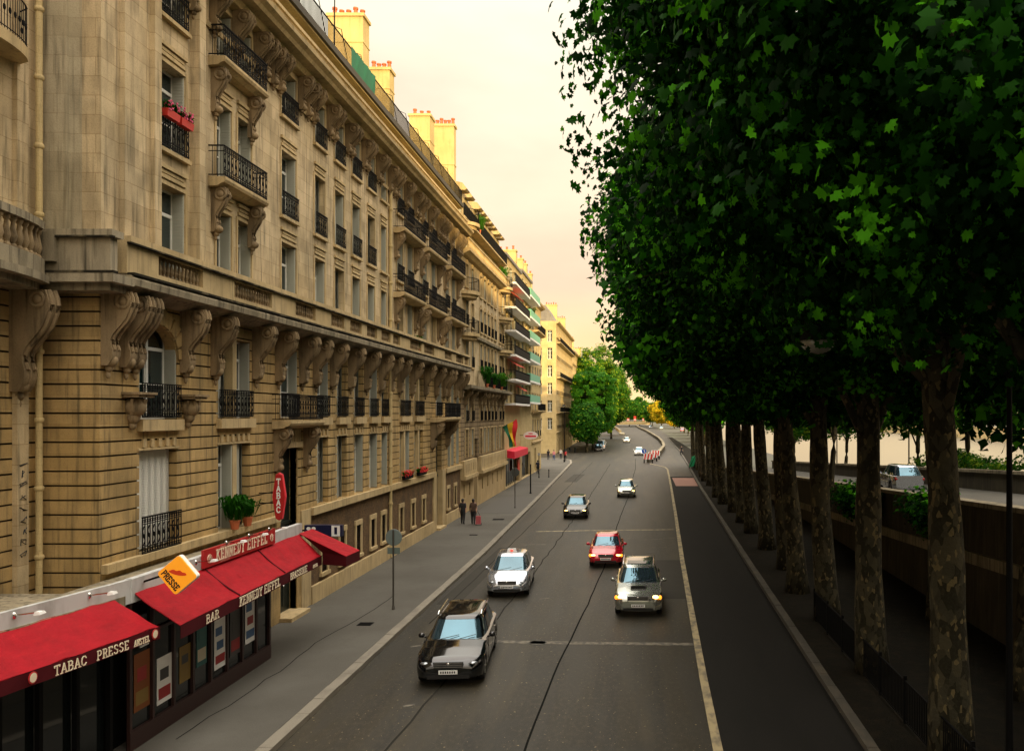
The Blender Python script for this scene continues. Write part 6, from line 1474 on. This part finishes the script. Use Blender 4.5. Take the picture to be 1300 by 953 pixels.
for i, y in enumerate(TY):
    x = 7.0 + max(0, (y - 30)) * .015 + (random.uniform(-.3, .3) if i > 2 else 0); y += random.uniform(-.6, .6) if i > 2 else 0
    pr = (near2 if i == 0 else near) if i < 2 else (mid_ if i % 2 else mid2)
    lab = {0: 'plane tree with the thickest mottled trunk at the right of the view', 1: 'plane tree whose straight mottled trunk stands second from the right', 2: 'plane tree with a leaning mottled trunk, third from the right'}.get(i, '%s plane tree counting away from the thick right-hand trunk' % ordn[i])
    sc = {0: (1.0, 1, .98), 1: (1.0, 1, .92), 2: (.98, 1, .96)}.get(i, (random.uniform(.95, 1.04), 1, random.uniform(.94, 1.0)))
    if i >= 14: sc = (1.0, 1, .95 - (i - 14) * .05)
    make_tree('plane_tree', (x, y, .1), lab, 'tree', pr, (sc[0] * (1 - max(0, i - 8) * .045), sc[1], sc[2]), R(random.uniform(-14, 14) if i > 2 else 3) + (math.pi if 0 else 0), GR)
# slim trunks behind the row
slim = trunk_mesh(9, .2, (.2, 0), (0, 0, 9), (2.5, 2.5, 2), 4, 6, .6)
ps, ns = crown_points((0, 0, 9.6), (3.0, 3.0, 2.6), 2.2, 70, 75, 1.0, None, 33, .4); slimc = leaves_mesh('crown', ps, ns, .3, 'kite', LEAF, Wd_, .5, 4)
for x, y, lab in ((10.2, 21.6, 'slim dark tree close behind the thick trunk at the right edge'), (10.9, 30, 'slim dark tree between the thick trunk and the second trunk, farther back'), (10.9, 46, 'slim dark tree farthest back against the quay wall'), (10.6, 37, 'slim dark tree behind the gap between second and third trunks')):
    make_tree('young_tree', (x, y, 0), lab, 'tree', [('trunk', slim[0]), ('limbs', slim[1]), ('crown', slimc)], (1, 1, 1.05))
# trees on the river side of the raised road
tr_, lm_ = trunk_mesh(6.5, .2, (.3, .2), (0, 0, 7.5), (3.5, 3.5, 2), 6, 8, .5)
ps, ns = crown_points((0, 0, 7.9), (4.4, 4.2, 3.0), 2.2, 130, 80, 1.0, None, 21, .35); rc = leaves_mesh('crown', ps, ns, .3, 'kite', LEAFY, [.5, .35, .15], .5, 21)
for i, (x, y) in enumerate(((21.8, 44), (21.6, 53), (21.9, 63), (21.6, 74), (21.8, 86), (21.8, 99), (21.9, 112))):
    make_tree('riverside_tree', (x, y, rz(y) - 1.0), '%s of the pale-stemmed trees lining the river side of the raised road' % ['nearest', 'second', 'third', 'fourth', 'fifth', 'sixth', 'farthest'][i], 'tree', [('trunk', tr_), ('limbs', lm_), ('crown', rc)], (1.05, 1.05, random.uniform(.92, 1.08)), i * 1.3, 'pale-stemmed trees along the river parapet')
# hedge
ps, ns = crown_points((0, 0, 1.0), (1.2, 7, 1.3), 4, 130, 90, .6, None, 51, .6); hm = leaves_mesh('leaves', ps, ns, .22, 'kite', LEAFY, [.2, .5, .3], .5, 5)
for x, y, lab in ((21.3, 39, 'bright green hedge behind the parapet at the right edge'), (21.3, 54, 'bright green hedge behind the parapet, second stretch')):
    t = thing('hedge', lab, 'hedge', (x, y, rz(y) - .3)); link('leaves', hm, t)
ps, ns = crown_points((0, 0, 1.0), (.9, 2.2, 1.0), 2.5, 40, 90, .6, None, 52, .3); sm_ = leaves_mesh('leaves', ps, ns, .22, 'kite', LEAF, Wd_, .5, 5)
for x, y, lab in ((12.0, 33, 'dark shrub spilling over the quay wall beside the thick trunk'), (11.3, 42, 'dark shrub at the quay wall between second and third trunks')):
    t = thing('shrub', lab, 'shrub', (x, y, rz(y) - 1.4)); link('leaves', sm_, t)

# clipped trees at the far left and the avenue's end
def clipped(name, loc, rad, p, lab, ncl, mats, w, size=.45, seed=1, z0=3.2, cat='tree', group=None, zc=None):
    cz = z0 + rad[2]; ps, ns = crown_points((0, 0, cz), rad, p, ncl, 95 if p < 4 else 110, 1.3 if p < 4 else .7, None, seed, .75, .8)
    me = leaves_mesh('crown', ps, ns, size, 'quad', mats, w, .5, seed); tm, lm = trunk_mesh(z0 + rad[2], .28, (.1, 0), (0, 0, cz), rad, seed, 7, .55)
    return make_tree(name, loc, lab, cat, [('trunk', tm), ('limbs', lm), ('crown', me)], group=group)
CG = 'clipped trees by the left kerb'
clipped('clipped_tree', (-9.4, 163.5, .1), (2.6, 2.6, 3.3), 2.4, 'small rounded tree with a pale trunk before the clipped block', 110, LEAFY, [.6, .35, .05], .45, 1, 2.6)
clipped('clipped_tree', (-8.6, 172, .1), (3.7, 3.4, 5.9), 7, 'nearest of the tall box-clipped trees behind the parked cars', 280, LEAFY, [.62, .35, .03], .5, 2, 4.2, group=CG)
clipped('clipped_tree', (-8.6, 180, .1), (3.7, 3.8, 6.0), 7, 'second tall box-clipped tree behind the parked cars', 260, LEAFY, [.6, .36, .04], .5, 3, 4.2, group=CG)
clipped('clipped_tree', (-8.7, 189, .1), (3.8, 4, 6.0), 7, 'third tall box-clipped tree behind the parked cars', 230, LEAFY, [.35, .5, .15], .55, 4, 4.2, group=CG)
clipped('clipped_tree', (-8.9, 199, .1), (4.0, 4, 5.8), 6, 'farthest tall box-clipped tree behind the parked cars', 210, LEAFY, [.35, .5, .15], .55, 5, 4.2, group=CG)
clipped('large_tree', (-10.5, 222, 0), (6.0, 6, 9.6), 2.6, 'tall sunlit yellow-green tree rising over the clipped trees', 330, LEAFY, [.15, .45, .40], .5, 6, 5)
clipped('large_tree', (-7.0, 250, 0), (5.0, 6, 8.5), 2.6, 'tall green tree right of the yellow-green crown', 300, LEAFY, [.3, .5, .2], .5, 7, 5)
clipped('large_tree', (-8.5, 300, 0), (5.5, 6, 7.5), 2.6, 'green tree seen below the tall crowns far up the left lane', 240, LEAFY, [.4, .5, .1], .7, 8, 4)
far = [(-3.0, 505, 5.0, 8.5, 'rounded clipped tree beyond the slab, left of centre', LEAFY), (3.5, 530, 5.5, 9, 'rounded clipped tree beyond the slab, centre', LEAFY), (10.5, 470, 4.2, 6.0, 'bright green tree beyond the slab beside the golden one', LEAFY), (-13, 520, 6, 10, 'dark tree beyond the slab at the far left', LEAFY), (24, 520, 7, 6.5, 'low green tree beyond the golden tree on the right', LEAFY)]
for i, (x, y, r_, h_, lab, ms) in enumerate(far): clipped('distant_tree', (x, y, 0), (r_, r_, h_ * .75), 2.8, lab, 150, ms, [.45, .45, .10], 1.0, 20 + i, 3.5)
clipped('golden_tree', (14.5, 440, 0), (5.5, 5, 5.8), 2.2, 'golden yellow sunlit tree at the far right of the slab', 170, LEAFG, [.4, .35, .25], .9, 31, 3)
clipped('golden_tree', (20.5, 420, 0), (4.5, 5, 4.0), 2.2, 'smaller golden sunlit tree beside the dark row\'s end', 130, LEAFG, [.4, .35, .25], .9, 32, 2)
for i, (x, y) in enumerate(((17, 200), (17.5, 225), (18, 255), (19, 290), (20, 330))):
    clipped('roadside_tree', (x, y, 0), (6.0, 8, 5.0), 2.5, '%s roadside tree beyond the end of the plane row on the right' % ['nearest', 'second', 'third', 'fourth', 'farthest'][i], 170, LEAF, [.4, .4, .2], .7, 40 + i, 4.2)
# wooded skyline beyond everything
ps, ns = crown_points((0, 0, 7), (90, 12, 10), 4, 1000, 40, 3.5, None, 77, .7, .8)
tag(link('distant_wood', leaves_mesh('distant_wood', ps, ns, 2.4, 'quad', LEAFY, [.4, .45, .15], .5, 77), None, (-20, 760, 0)), 'mass of hazy green trees closing the view beyond the avenue', 'woodland', kind='stuff')
